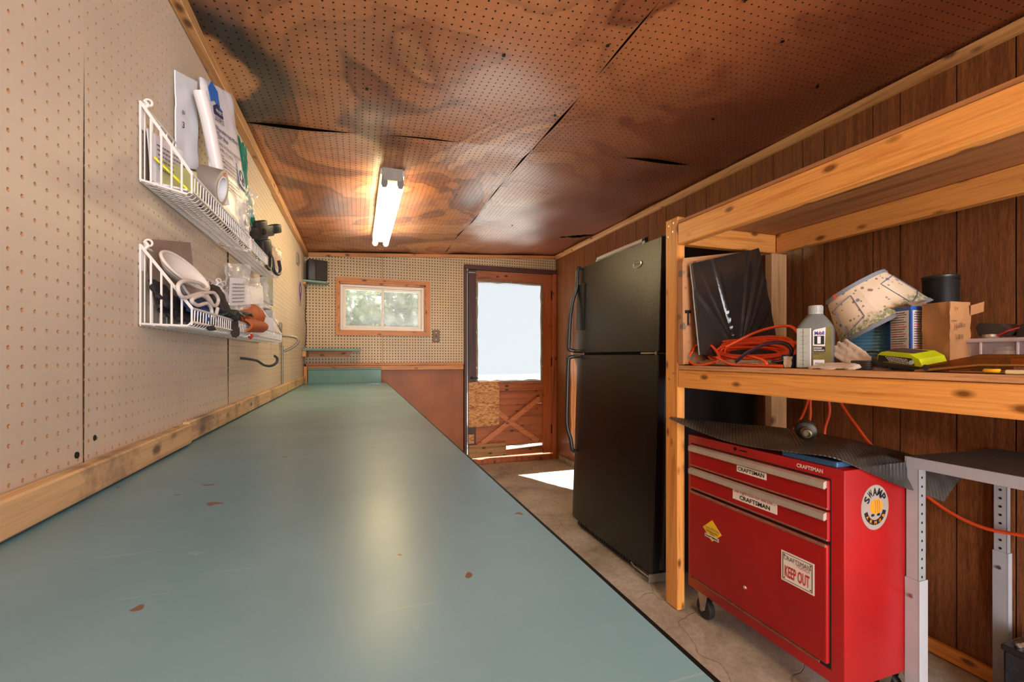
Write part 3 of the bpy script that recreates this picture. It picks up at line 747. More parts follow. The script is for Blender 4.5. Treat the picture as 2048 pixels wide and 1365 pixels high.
b = B(); b.box(1.2345, 1.2365, SY0, 1.515, .987, 1.0025, .0005); obj('deck_edge', b, PLY_EDGE, sh)
for (y, z) in ((1.54, 1.59), (1.57, 1.585), (1.545, 1.555), (1.575, 1.54), (1.54, .97), (1.57, .945)):
    b = B(); b.cyl((1.2335, y, z), (1.237, y, z), .0045, .0045, 10); obj('screw_head', b, STEEL, sh)

# ------------------------------------------------------------------ red tool chest on casters
def m_red():
    n = N('dusty_red_enamel'); c = n.coords(rnd=False)
    col = n.ramp(n.noise(c, 4, 5, .6), [(.3, srgb(138, 10, 13)), (.7, srgb(160, 13, 17))])
    n.base(col); n.set(n.b, Roughness=.38); n.bump(n.noise(c, 300, 2), .04, .0005); return n.m
RED = m_red(); WORN = plain('worn_edge_paint', srgb(150, 98, 78), .5, .2, var=.3, vscale=40)
ALU = plain('brushed_aluminium', srgb(206, 198, 184), .42, .55, bumps=.05)
STK = plain('sticker_white', srgb(226, 216, 206), .45, var=.03); INK = plain('black_ink', srgb(20, 18, 20), .5); INKR = plain('red_ink', srgb(196, 30, 38), .5)
ch = thing('tool_chest', 'red metal rolling tool chest with two drawers and stickers under the timber shelf', 'tool chest', (1.42, 1.185, 0))
cx0, cx1, cy0, cy1 = 1.270, 1.570, .876, 1.497
b = B(); b.box(cx0, cx1, cy0, cy1, .112, .724, .004, seg=2); obj('cabinet_body', b, RED, ch, smooth=40)
b = B(); b.box(cx0-.001, cx0+.002, cy0+.036, cy1-.020, .150, .692); obj('front_recess', b, RAW_D, ch)
FY0, FY1 = .915, 1.474
UL, VU = (0, -1, 0), (0, 0, 1)
def drawer(z0, z1):
    b = B(); b.box(1.2605, cx0+.004, FY0, FY1, z0, z1, .0025); d = obj('drawer', b, RED, ch)
    b = B(); b.prism([(0, 0), (.010, -.004), (.014, 0), (.013, .016), (.0, .020)], (1.2610, FY0+.004, z1-.021), (-1, 0, 0), (0, 0, 1), FY1-FY0-.008); g = obj('drawer_pull', b, ALU, ch); g.parent = d
    b = B(); b.box(1.2585, 1.2615, FY0+.002, FY1-.002, z0+.002, z0+.0075, .001); g = obj('worn_lip', b, WORN, ch); g.parent = d
    return d
d1 = drawer(.601, .687); d2 = drawer(.512, .597)
b = B(); b.box(1.2580, cx0+.004, FY0+.002, FY1+.004, .164, .503, .004, seg=2); pn = obj('lower_door', b, RED, ch)
b = B(); b.box(1.2560, 1.262, FY0+.004, FY1, .494, .504, .002); g = obj('worn_lip', b, WORN, ch); g.parent = pn
b = B(); b.lathe([(0, .003), (.007, .003), (.008, 0), (.026, .0005), (.030, -.001)], Matrix.Translation((1.258, 1.20, .245)) @ Matrix.Rotation(-PI/2, 4, 'Y'), 24); g = obj('door_catch', b, RED, ch, smooth=40); g.parent = pn
b = B(); b.cyl((1.2555, 1.20, .247), (1.2535, 1.20, .247), .006, .005, 12); g = obj('catch_button', b, ALU, ch); g.parent = pn
b = B(); b.box(1.2665, 1.2705, FY0+.03, FY1-.002, .150, .158, .001); obj('bottom_seam', b, WORN, ch)
b = B(); b.cyl((1.2705, 1.255, .711), (1.268, 1.255, .711), .006, .006, 12); b.box(1.268, 1.2705, 1.205, 1.235, .708, .712); obj('lock', b, BLACKM, ch)
for y in (cy0+.05, cy1-.06):
    for x in (cx0+.035, cx1-.04):
        b = B(); b.box(x-.028, x+.028, y-.03, y+.03, .106, .112, .001); b.prism([(-.026, 0), (.026, 0), (.012, -.068), (-.012, -.068)], (x-.017, y, .108), (0, 1, 0), (0, 0, 1), .002); b.prism([(-.026, 0), (.026, 0), (.012, -.068), (-.012, -.068)], (x+.015, y, .108), (0, 1, 0), (0, 0, 1), .002)
        cs = obj('caster', b, STEEL, ch)
        b = B(); b.lathe([(.012, -.013), (.036, -.013), (.041, -.008), (.041, .008), (.036, .013), (.012, .013)], Matrix.Translation((x, y, .042)) @ Matrix.Rotation(PI/2, 4, 'Y'), 24); g = obj('wheel', b, plain('black_rubber', srgb(30, 29, 29), .6), ch, smooth=40); g.parent = cs
        b = B(); b.cyl((x-.022, y, .042), (x+.022, y, .042), .009, .009, 10); g = obj('axle', b, STEEL, ch); g.parent = cs
def sticker(pts, parent, mat, th=.0009):
    b = B(); O = Vector(pts[0]); b.prism([(0, 0)], (0, 0, 0), (1, 0, 0), (0, 1, 0), 0) if 0 else None
    vs = [Vector(p) for p in pts]; nrm = (vs[1]-vs[0]).cross(vs[-1]-vs[0]).normalized()
    a = [b.bm.verts.new(v) for v in vs]; c = [b.bm.verts.new(v+nrm*th) for v in vs]
    b.bm.faces.new(a); b.bm.faces.new(c); m = len(vs)
    for i in range(m): b.bm.faces.new((a[i], a[(i+1) % m], c[(i+1) % m], c[i]))
    g = obj('sticker', b, mat, ch); g.parent = parent; return g
def rect(x, y0, y1, z0, z1, dz=0): return [(x, y0, z0), (x, y1, z0+dz), (x, y1, z1+dz), (x, y0, z1)]
def st(o, lab): o['label'] = lab; return o
xs = 1.2603
s1 = st(sticker(rect(xs, 1.238, 1.118, .636, .658, -.001), d1, STK), 'white sticker with a black maker name')
s1.parent = ch
text([('CRAFTSMAN', (xs-.0009, 1.233, .6405), UL, VU, .108, .0135, .022)], INK, s1)
s2 = st(sticker(rect(xs, 1.256, 1.078, .536, .576, 0), d2, STK), 'white slogan sticker in red script and black capitals'); s2.parent = ch
text([('CRAFTSMAN', (xs-.0009, 1.225, .541), UL, VU, .122, .015, .022)], INK, s2)
text([('The right tool for the job...', (xs-.0009, 1.252, .5585), UL, VU, .168, .0145, .004)], INKR, s2)
xd = 1.2577
YEL = plain('sticker_yellow', srgb(232, 190, 30), .45, var=.05)
s3_ = st(sticker([(xd, 1.352, .4245), (xd, 1.399, .3845), (xd, 1.352, .3445), (xd, 1.305, .3845)], pn, YEL), 'yellow diamond warning sticker'); s3_.parent = ch
b = B(); b.prism([(.0, .0), (.070, 0), (.070, .0125), (0, .0125)], (xd-.0009, 1.3885, .3535), UL, VU, .0004); g = obj('name_strip', b, STK, ch); g.parent = s3_
text([('CRAFTSMAN', (xd-.0013, 1.386, .3565), UL, VU, .065, .0072, .03), ('NO BORROWING', (xd-.0009, 1.380, .3755), UL, VU, .056, .005, .02), ('TOOLS', (xd-.0009, 1.363, .3685), UL, VU, .024, .005, .02)], INK, s3_)
text([('CAUTION', (xd-.0009, 1.387, .3835), UL, VU, .070, .0115, .015)], plain('grey_ink', srgb(170, 150, 110), .5), s3_)
s4 = st(sticker(rect(xd, 1.0605, .953, .341, .434, 0), pn, STK), 'white notice sticker reading keep out'); s4.parent = ch
b = B()
yb0, yb1, zb0, zb1 = 1.0555, .958, .346, .429
for (a0, a1, c0, c1) in ((yb0, yb1, zb1-.0015, zb1), (yb0, yb1, zb0, zb0+.0015), (yb0, yb0-.002, zb0, zb1), (yb1+.002, yb1, zb0, zb1)): b.box(xd-.0013, xd-.0008, min(a0, a1), max(a0, a1), c0, c1)
for y in (yb0-.006, yb1+.006):
    for z in (zb0+.006, zb1-.006): b.cyl((xd-.0008, y, z), (xd-.0014, y, z), .0022, .0022, 10)
g = obj('printed_border', b, INK, ch); g.parent = s4
text([('CRAFTSMAN', (xd-.0009, 1.0515, .4085), UL, VU, .088, .0135, -.004)], INK, s4)
text([('TOOLS', (xd-.0012, 1.010, .4000), UL, VU, .044, .0095, .0), ('KEEP OUT', (xd-.0009, 1.0475, .356), UL, VU, .081, .036, .02)], INKR, s4)
text([('CRAFTSMAN', (1.2697, 1.018, .7015), UL, VU, .082, .012, .022)], plain('white_print', srgb(226, 210, 206), .5), ch, label='white printed maker name')
# oval side sticker: two-word ring lettering round an orange banded shell emblem
ys = cy0-.0002; ocx, ocz, oa, ob = 1.392, .610, .057, .064
n_ = 40
b = B(); b.prism([(oa*math.cos(2*PI*i/n_), ob*math.sin(2*PI*i/n_)) for i in range(n_)], (ocx, ys, ocz), (1, 0, 0), (0, 0, 1), .0009); so = st(obj('sticker', b, plain('sticker_silver', srgb(178, 168, 160), .35, .3), ch), 'oval silver sticker with an orange emblem'); so.parent = ch
S = []
for i, c_ in enumerate('SWAMP'):
    a = math.radians(152 - i*30); ux = Vector((math.sin(a), 0, -math.cos(a))); vx = Vector((math.cos(a), 0, math.sin(a)))
    S.append((c_, Vector((ocx, ys-.0009, ocz+.006)) + vx*.027 - ux*.0085, ux, vx, .017, .023, .03))
text(S, INK, so)
b = B(); A = [math.radians(195+i*150/16) for i in range(17)]
b.prism([(.047*math.cos(a), .050*math.sin(a)) for a in A] + [(.033*math.cos(a), .036*math.sin(a)) for a in A[::-1]], (ocx, ys-.0009, ocz), (1, 0, 0), (0, 0, 1), .0004); g = obj('banner', b, INK, ch); g.parent = so
ORG = plain('orange_ink', srgb(240, 140, 30), .5)
S = []
for i, c_ in enumerate('ARMOR'):
    a = math.radians(216 + i*27); vx = -Vector((math.cos(a), 0, math.sin(a))); ux = Vector((-math.sin(a), 0, math.cos(a)))
    S.append((c_, Vector((ocx, ys-.0013, ocz)) - Vector((.0455*math.cos(a)*-1, 0, .0475*math.sin(a)*-1)) - ux*.0045, ux, vx, .009, .0095, .02))
text(S, ORG, so)
b = B(); b.prism([(.026*math.cos(2*PI*i/28)+.004, .021*math.sin(2*PI*i/28)+.002) for i in range(28)], (ocx, ys-.0009, ocz), (1, 0, 0), (0, 0, 1), .0005); g = obj('emblem', b, ORG, ch); g.parent = so
b = B()
for q in (-.006, .002, .010): b.tube([(ocx+.004+q+.004*math.sin(t*PI/6), ys-.0016, ocz+.002-.019+.038*t/6) for t in range(7)], .0006, 5)
for q in (-.012, .012): b.box(ocx+q-.004, ocx+q+.008, ys-.0014, ys-.0008, ocz-.025, ocz-.018)
g = obj('emblem_bands', b, INK, ch); g.parent = so

# blue tray under the mat, rubber mat, hitch part
bt = thing('blue_tray', 'blue speckled tray edge showing under the black mat on the red chest', 'tray', (1.36, .985, .724))
b = B(); b.box(1.275, 1.46, .900, 1.075, .7245, .742, .004, seg=2); obj('tray_body', b, plain('speckled_blue', srgb(52, 92, 130), .5, var=.5, vscale=160), bt)
def m_mat():
    n = N('diamond_tread_rubber'); c = n.coords((1, 1, 1), rnd=False)
    n.base(n.ramp(n.noise(c, 6, 5, .65), [(.35, srgb(44, 42, 42)), (.65, srgb(84, 78, 72))])); n.set(n.b, Roughness=.42)
    mp = n.n('Mapping'); n.l(c, mp.inputs[0]); mp.inputs['Rotation'].default_value = (0, 0, .785); mp.inputs['Scale'].default_value = (60, 60, 60)
    ck = n.n('TexChecker'); n.l(mp.outputs[0], ck.inputs[0]); ck.inputs['Scale'].default_value = 1
    wv = n.n('TexWave'); n.l(mp.outputs[0], wv.inputs['Vector']); wv.inputs['Scale'].default_value = .5
    n.bump(n.mix(.5, ck.outputs['Fac'], wv.outputs['Fac']), 1.0, .004); return n.m
Fp = spline([(1.19, 1.512, .790), (1.236, 1.42, .757), (1.258, 1.30, .737), (1.258, 1.18, .736), (1.258, 1.02, .748), (1.262, .905, .757), (1.33, .866, .725), (1.44, .858, .680), (1.54, .852, .645), (1.638, .842, .610)], 8)
Bp = spline([(1.225, 1.540, .783), (1.36, 1.535, .772), (1.46, 1.44, .764), (1.53, 1.33, .766), (1.55, 1.20, .766), (1.56, 1.08, .763), (1.58, .99, .752), (1.62, .93, .738), (1.70, .89, .705), (1.775, .866, .668)], 8)
def matf(u, v):
    i = u*(len(Fp)-1); k0 = min(int(i), len(Fp)-2); t = i-k0
    f_, g_ = Fp[k0].lerp(Fp[k0+1], t), Bp[k0].lerp(Bp[k0+1], t)
    p = f_.lerp(g_, v); p.z += .005*math.sin(PI*v)*math.sin(u*23) * (1 if u < .6 else .4) + .006*math.sin(PI*v)
    if cx0-.006 < p.x < cx1+.006 and p.y > cy0-.006:
        sm = lambda a, c_, t: max(0, min(1, (t-a)/(c_-a)))
        p.z = max(p.z, .730 + .0185*sm(.876, .897, p.y)*sm(1.16, 1.08, p.y)*sm(1.54, 1.47, p.x))
    return p
b = B(); b.grid(matf, 80, 24, .003)
mt = tag(obj('rubber_mat', b, m_mat(), smooth=60), 'black diamond-tread rubber mat curling over the top of the red tool chest', 'mat')
ht = thing('hitch_coupler', 'greasy dark metal coupling lying on the black rubber mat', 'metal part', (1.40, 1.09, .765))
MH = Matrix.Translation((1.405, 1.095, .796)) @ Vector((-.72, -.66, -.12)).to_track_quat('Z', 'Y').to_matrix().to_4x4() @ Matrix.Scale(1.15, 4)
IRON = plain('greasy_iron', srgb(58, 52, 44), .45, .5, var=.5, vscale=60, bumps=.2)
b = B(); b.lathe([(.0, -.022), (.024, -.022), (.027, -.018), (.027, -.004), (.022, 0), (.022, .006), (.026, .008), (.026, .016), (.018, .020), (.0, .020)], MH, 24); obj('flange', b, IRON, ht, smooth=35)
b = B(); b.lathe([(.014, .016), (.016, .030), (.012, .034), (.012, .044), (.008, .046), (.008, .040), (0, .040)], MH, 18); obj('spindle', b, plain('worn_brass_iron', srgb(120, 106, 82), .4, .6), ht, smooth=35)

# ------------------------------------------------------------------ grey steel adjustable table
GRY = plain('grey_steel_paint', srgb(172, 172, 178), .45, var=.06); GRD = plain('grey_steel_painted_shade', srgb(146, 147, 150), .5, var=.1)
tb = thing('steel_table', 'light grey steel work table with height-adjustable perforated legs', 'table', (1.7, .55, 0))
b = B(); b.prism([(1.52, .873), (1.906, .848), (1.906, .10), (1.52, .10)], (0, 0, .735), (1, 0, 0), (0, 1, 0), .013); obj('table_top', b, plain('scuffed_grey_top', srgb(96, 104, 110), .6, var=.3, vscale=60), tb)
b = B(); b.box(1.5185, 1.5205, .10, .873, .716, .7475, .0006); b.prism([(1.5185, .8715), (1.907, .8465), (1.907, .8495), (1.5185, .8745)], (0, 0, .716), (1, 0, 0), (0, 1, 0), .0315); b.box(1.9055, 1.9075, .10, .848, .716, .7475); obj('apron', b, GRY, tb)
def leg(x, yA, yB, sx, full):
    s_ = 1 if sx > 0 else -1
    b = B(); b.box(min(x, x+s_*.002), max(x, x+s_*.002), min(yA, yB), max(yA, yB), .25, .735); b.box(min(x, x+sx*.030), max(x, x+sx*.030), yB-.001, yB+.001, .25, .735); L = obj('leg', b, GRY, tb)
    b = B(); b.box(min(x-s_*.003, x), max(x-s_*.003, x), min(yA, yB)-.002, max(yA, yB)+.002, .002, full); b.box(min(x-s_*.003, x+sx*.034), max(x-s_*.003, x+sx*.034), yB-.0045, yB-.0015, .002, full); q = obj('leg_sleeve', b, GRY, tb); q.parent = L
    b = B()
    for i in range(13):
        z = full+.010+i*.026
        if z > .71: break
        if sx > 0 and x < 1.7: b.cyl((x+s_*.013, yB-.0018, z), (x+s_*.013, yB-.0009, z), .0038, .0038, 10)
        else: b.cyl((x-.0008, (yA+yB)/2, z), (x+.0005, (yA+yB)/2, z), .0038, .0038, 10)
    q = obj('adjuster_holes', b, RAW_D, tb, kind='stuff'); q.parent = L
    b = B(); b.cyl((x-s_*.003, (yA+yB)/2, full-.05), (x-s_*.007, (yA+yB)/2, full-.05), .006, .005, 10); q = obj('bolt', b, STEEL, tb); q.parent = L
    b = B(); b.box(x+s_*.0005, x+sx*.0295, yB-.0016, yB-.0011, full, .715); q = obj('painted_flange_shade', b, GRD, tb); q.parent = L  # thin overlay, the flange's shade put into a darker grey
leg(1.521, .872, .842, 1, .395); leg(1.892, .846, .816, .5, .432)
leg(1.521, .14, .11, 1, .395); leg(1.892, .14, .11, .5, .395)
# battery box on the floor by the far table leg
bx = thing('battery_box', 'glossy black box standing on the floor under the steel table', 'box', (1.80, .68, 0))
b = B(); b.box(1.735, 1.885, .56, .757, 0, .205, .006, seg=2); obj('case', b, plain('glossy_black_plastic', srgb(36, 38, 42), .2, var=.5, vscale=40), bx)
b = B(); b.box(1.731, 1.889, .556, .761, .205, .222, .004, seg=2); obj('lid', b, plain('black_plastic', srgb(28, 28, 30), .3), bx)
kn = thing('chrome_fitting', 'crumpled shiny chrome fitting resting on the black box lid', 'fitting', (1.77, .71, .222))
b = B(); Mk = Matrix.Translation((1.775, .712, .247)) @ Euler((.9, .2, .4)).to_matrix().to_4x4()
b.lathe([(.0, -.028), (.014, -.027), (.016, -.012), (.024, -.006), (.031, .006), (.027, .020), (.014, .027), (.006, .024), (0, .020)], Mk, 9); obj('cap', b, plain('scuffed_chrome', srgb(200, 186, 164), .2, .9, var=.3), kn)
b = B(); b.lathe([(.009, -.04), (.011, -.036), (.011, -.02), (.009, -.018)], Mk, 12); obj('stem', b, STEEL, kn)

# ------------------------------------------------------------------ fluorescent shop light and an added fill copy
def m_emit(name, col, s):
    n = N(name); e = n.n('Emission'); e.inputs[0].default_value = (*col, 1); e.inputs[1].default_value = s; n.l(e.outputs[0], n.out.inputs[0]); return n.m
TUBE = m_emit('lit_tube', (1.0, .79, .40), TUBE_EMIT)
HOUS = plain('grey_white_enamel', srgb(196, 188, 178), .45)
def shop_light(x, y0, L, label):
    t = thing('fluorescent_light', label, 'light', (x, y0+L/2, 1.95), group='ceiling strip lights')
    b = B(); zt = zc(x, 0)-.012; b.box(x-.058, x+.058, y0, y0+L, zt-.030, zt, .003); b.box(x-.030, x+.030, y0, y0+L, zt-.045, zt-.028, .003); obj('housing', b, HOUS, t)
    for yy in (y0-.004, y0+L-.018):
        b = B(); b.prism([(-.050, 0), (.050, 0), (.042, -.060), (-.042, -.060)], (x, yy+.022, zt+.002), (1, 0, 0), (0, 0, 1), .024); obj('end_cap', b, plain('grey_end_cap', srgb(150, 142, 132), .5), t)
        for s_ in (-.038, .038):
            b = B(); b.prism([(-.011, 0), (.011, 0), (.016, -.045), (.010, -.060), (-.010, -.060), (-.016, -.045)], (x+s_, yy+.014, zt-.030), (1, 0, 0), (0, 0, 1), .014); obj('lamp_holder', b, plain('grey_lamp_holder', srgb(120, 112, 104), .5), t)
    for s_ in (-.038, .038):
        b = B(); zt2 = zt-.074; b.tube([(x+s_, y0+.016, zt2), (x+s_, y0+.022, zt2), (x+s_, y0+L-.024, zt2), (x+s_, y0+L-.018, zt2)], [.012, .0185, .0185, .012], 16); obj('tube', b, TUBE, t, smooth=40)
shop_light(.162, 2.27, 1.25, 'lit twin-tube fluorescent strip light on the ceiling before the back wall')
shop_light(.30, -1.45, 1.25, 'second twin-tube fluorescent strip light on the ceiling behind the viewer')  # unseen copy of the fixture, added as fill light

# ------------------------------------------------------------------ back-wall fittings
cs_ = thing('corner_shelf', 'small teal-topped shelf board on a wooden bracket in the back left corner', 'shelf', (-.2, 4.1, 1.09))
b = B(); b.box(XL+.001, .028, 3.985, 4.199, 1.085, 1.103, .002); obj('shelf_board', b, TEALP, cs_)
b = B(); b.box(XL+.001, XL+.030, 3.985, 4.199, 1.036, 1.084, .002); obj('side_cleat', b, TRIM_Y, cs_)
b = B(); b.prism([(XL+.031, 1.084), (-.045, 1.084), (-.068, 1.036), (XL+.031, 1.036)], (0, 4.199, 0), (1, 0, 0), (0, 0, 1), .022); obj('back_cleat', b, TRIM_X, cs_)
ss = thing('speaker_shelf', 'little teal corner shelf carrying the black speaker', 'shelf', (-.33, 4.12, 1.67))
b = B(); b.prism([(XL+.001, 4.199), (-.235, 4.199), (-.250, 4.085), (XL+.001, 4.03)], (0, 0, 1.655), (1, 0, 0), (0, 1, 0), .014); obj('shelf_board', b, TEALP, ss)
b = B(); b.box(XL+.001, XL+.022, 4.04, 4.199, 1.632, 1.6545, .002); obj('cleat', b, TRIM_Y, ss)
sp = thing('speaker', 'small black box speaker in the upper back left corner', 'speaker', (-.325, 4.11, 1.67), (0, 0, .30))
b = B(); b.box(-.075, .075, -.045, .050, 0, .175, .010, seg=2); obj('speaker_case', b, plain('black_vinyl_case', srgb(46, 42, 40), .5), sp, smooth=40, local=True)
b = B(); b.box(-.020, .076, -.058, -.044, .004, .171, .012, seg=3); obj('grille', b, plain('black_grille_cloth', srgb(62, 54, 50), .9, var=.3, vscale=200, bumps=.4, bscale=400), sp, smooth=40, local=True)
cbl = spline([(XL+.006, 4.192, 1.65), (XL+.010, 4.190, 1.5), (XL+.004, 4.192, 1.38), (XL+.012, 4.190, 1.28), (XL+.005, 4.19, 1.12)], 6)
b = B(); b.tube(cbl, .003, 6); tag(obj('speaker_cable', b, BLACKM, smooth=60), 'thin dark speaker cable running down the back left corner', 'cable')
sw = thing('light_switch', 'brown metal light switch plate between window and door', 'switch', (.692, 4.2, 1.227))
PLT = plain('aged_bronze_plate', srgb(112, 84, 60), .45, .4, var=.3, vscale=60)
b = B(); b.box(.660, .725, 4.193, 4.1995, 1.170, 1.284, .003); obj('switch_plate', b, PLT, sw)
b = B(); b.prism([(-.006, -.012), (.006, -.012), (.004, .006), (-.004, .006)], (.692, 4.193, 1.229), (1, 0, 0), (0, 0, 1), .012); obj('toggle', b, plain('toggle_brown', srgb(50, 36, 28), .4), sw)
for z in (1.195, 1.259): b = B(); b.cyl((.692, 4.1935, z), (.692, 4.1915, z), .004, .004, 10); obj('screw', b, STEEL, sw)

# ------------------------------------------------------------------ white wire baskets on the pegboard
WIRE = plain('white_coated_wire', srgb(226, 218, 212), .4, var=.05)
def basket(label, y0, L, z0, dep=.095, hb=.160, hf=.035, tl=0.0):
    t = thing('wire_basket', label, 'basket', (XL, y0, z0), group='white wire baskets on the pegboard wall')
    X0, X1 = XL+.006, XL+dep
    y1 = y0+L
    b = B(); b.tube([(X0, y0, z0+hb), (X1, y0, z0+hf), (X1, y1, z0+hf), (X0, y1, z0+hb)], .0030, 6, closed=True); obj('rim', b, WIRE, t, smooth=60)
    b = B(); b.tube([(X0, y0, z0), (X1-.008, y0, z0-.002-tl), (X1, y0, z0+.006-tl), (X1, y1, z0+.006-tl), (X1-.008, y1, z0-.002-tl), (X0, y1, z0)], .0026, 6, closed=True); obj('base_ring', b, WIRE, t, smooth=60)
    for yy in (y0, y1):
        b = B()
        for i in range(6):
            x = lerp(X0, X1, i/5); zt = lerp(hb, hf, i/5); b.cyl((x, yy, z0-.001-tl*i/5), (x, yy, z0+zt), .0022, None, 6)
        obj('end_panel', b, WIRE, t, smooth=60)
    n_ = int(L/.0185); b = B()
    for i in range(1, n_):
        y = y0+L*i/n_; b.tube([(X0, y, z0), (X1-.010, y, z0-.002-tl), (X1-.001, y, z0+.007-tl), (X1, y, z0+hf)], .0014, 5, cap=False)
    obj('front_wires', b, WIRE, t, smooth=60, kind='stuff')
    b = B()
    for i in range(1, n_, 2):
        y = y0+L*i/n_; b.tube([(X0, y, z0), (X0, y, z0+hb)], .0016, 5, cap=False)
    obj('back_wires', b, WIRE, t, smooth=60, kind='stuff')
    b = B()
    for i in range(4):
        x = lerp(X0, X1-.012, i/3.3); b.tube([(x, y0, z0-.003-tl*i/3.6), (x, y1, z0-.003-tl*i/3.6)], .0015, 5)
    obj('runner_wires', b, WIRE, t, smooth=60)
    for yy in (y0+.018, y1-.018):
        b = B(); b.box(XL+.001, XL+.006, yy-.016, yy+.016, z0+hb-.05, z0+hb+.004, .002); b.tube([(XL+.006, yy, z0+hb-.004), (XL+.013, yy, z0+hb+.004), (XL+.006, yy, z0+hb+.012)], .004, 8)
        b.tube([(XL+.012+.007*math.cos(a*PI/8), yy+.002, z0+hb+.010+.007*math.sin(a*PI/8)) for a in range(16)], .0022, 6, closed=True)
        obj('hanger_clip', b, plain('white_plastic_clip', srgb(236, 228, 220), .35), t, smooth=50)
    return t
ZU, ZL = 1.400, 1.106
basket('upper row near wire basket holding filter bag pack and tape', 1.112, .535, ZU, .095, .158, .023, .018)
basket('upper row far wire basket with orange packet and black straps', 1.662, .53, ZU, .095, .158, .023, .018)
basket('lower row near wire basket holding dust masks and dark gloves', 1.112, .535, ZL)
basket('lower row far wire basket holding clear bags and orange glove', 1.668, .62, ZL)

# filter bag pack
def clear(name, haze, col=(.93, .93, .94, 1), tint=None):
    n = N(name); n.base(col); t = n.n('BsdfTransparent'); m = n.n('MixShader'); m.inputs[0].default_value = haze
    if tint: t.inputs[0].default_value = tint
    n.set(n.b, Roughness=.12); n.b.inputs['Specular IOR Level'].default_value = .9
    n.bump(n.noise(n.coords(), 60, 4), .5, .004)
    n.l(t.outputs[0], m.inputs[1]); n.l(n.b.outputs[0], m.inputs[2]); n.l(m.outputs[0], n.out.inputs[0]); return n.m
CLEAR = clear('clear_polybag', .22); CLEAR2 = clear('cloudy_bin_plastic', .34, srgb(205, 200, 214))
PAPER = plain('white_paper', srgb(224, 220, 224), .5, var=.04); INKB = plain('navy_ink', srgb(44, 42, 84), .5); INKG = plain('grey_print', srgb(120, 112, 122), .6)
fb = thing('filter_bag_pack', 'white printed plastic pack of filter bags standing in the upper near basket', 'package', (-.38, 1.5, 1.40))
TL, TR, BR, BL = Vector((-.405, 1.42, 1.79)), Vector((-.366, 1.56, 1.828)), Vector((-.337, 1.675, 1.505)), Vector((-.366, 1.40, 1.43))
BR2 = Vector((-.345, 1.70, 1.43))
def Q(u, v): return (TL.lerp(TR, u)).lerp(BL.lerp(BR2, u), v)
Nn = ((TR-TL).cross(TL-BL)).normalized()
if Nn.x < 0: Nn = -Nn
def bagf(u, v):
    e = (max(0, 1-(2*u-1)**6)*max(0, 1-(2*v-1)**8))**.5
    return Q(u, v) + Nn*(.010*e + .003*mnoise.noise(Vector((u*6, v*9, 0))))
b = B(); b.grid(bagf, 24, 30, .006); obj('pack_body', b, plain('white_film', srgb(222, 216, 220), .28, var=.05), fb, smooth=60)
def L_(s, u, v, wu, hv, bold):
    U = (Q(u+.05, v)-Q(u, v)); V = Q(u, v-.05)-Q(u, v)
    wd = U.length/.05*wu; ht = V.length/.05*hv
    return (s, Q(u, v)+Nn*.0195, U, V, wd, ht, bold)
text([L_('SOURCE', .15, .292, .27, .036, .01), L_('Disposable High-Efficiency', .13, .365, .78, .034, .02), L_('Filter Bags', .14, .415, .34, .034, .02)], INKB, fb)
text([L_('Bolsas de filtracion desechables', .15, .465, .76, .030, 0), L_('de alta eficiencia', .16, .508, .42, .030, 0)], INKB, fb)
S = []
for i in range(7): S.append(L_('#print%d' % i, .22, .56+i*.028 + (.03 if i > 3 else 0), .5-.05*(i % 3), .011, 0))
text(S, INKG, fb, name='small_print', kind='stuff')
def qpoly(name, uv, mat, d=.0185):
    b = B(); vs = [b.bm.verts.new(Q(u, v)+Nn*d) for u, v in uv]; v2 = [b.bm.verts.new(Q(u, v)+Nn*(d+.0012)) for u, v in uv]
    b.bm.faces.new(vs); b.bm.faces.new(v2)
    for i in range(len(uv)): b.bm.faces.new((vs[i], vs[(i+1) % len(uv)], v2[(i+1) % len(uv)], v2[i]))
    return obj(name, b, mat, fb)
qpoly('blue_flag', [(.06, .06), (.17, .005), (.34, .06), (.36, .20), (.21, .135), (.09, .165)], plain('blue_ink', srgb(38, 104, 190), .4))
hs = qpoly('house_mark', [(.15, .245), (.15, .185), (.27, .155), (.42, .185), (.42, .245)], INKB)
text([L_('PROJECT', .175, .236, .22, .032, .02)], PAPER, fb, off=.003)
o = qpoly('drawing_panel', [(.70, .50), (.90, .53), (.92, .68), (.72, .65)], INKG, .0184)
qpoly('drawing_ground', [(.71, .506), (.89, .534), (.91, .674), (.73, .644)], PAPER, .0196)
b = B()
for c_, r_ in ((( .79, .58), .05), ((.84, .62), .03)):
    b.tube([Q(c_[0]+r_*math.cos(a*PI/7), c_[1]+r_*.8*math.sin(a*PI/7)) + Nn*.0215 for a in range(14)], .0007, 5, closed=True)
b.tube([Q(.74, .62)+Nn*.0215, Q(.77, .55)+Nn*.0215, Q(.83, .545)+Nn*.0215, Q(.86, .60)+Nn*.0215, Q(.80, .64)+Nn*.0215], .0007, 5)
obj('line_drawing', b, INK, fb)
b = B(); rp = [Vector((-.385, 1.36, 1.725)), Vector((-.372, 1.385, 1.65)), Vector((-.360, 1.42, 1.54)), Vector((-.352, 1.44, 1.46))]
b.tube(spline(rp, 5), .016, 14); rl = obj('rolled_bag', b, plain('rolled_white_film', srgb(228, 218, 214), .35, var=.05), fb, smooth=50)
S = []
for i in range(12):
    p = rp[1].lerp(rp[2], i/8); S.append(('#roll%d' % i, p + Vector((.0165, -.004, 0)), (.25, 1, .12), (0, -.3, 1), .014, .004, .0))
text(S, INKG, fb, name='small_print', kind='stuff')
b = B(); b.grid(sheet_fn((-.416, 1.298, 1.50), (.012, .115, .040), (-.002, .0, .235), .004, 12, 3), 10, 14, .003); bp = obj('back_leaf', b, plain('pale_blue_film', srgb(232, 236, 242), .3, var=.05), fb, smooth=60)
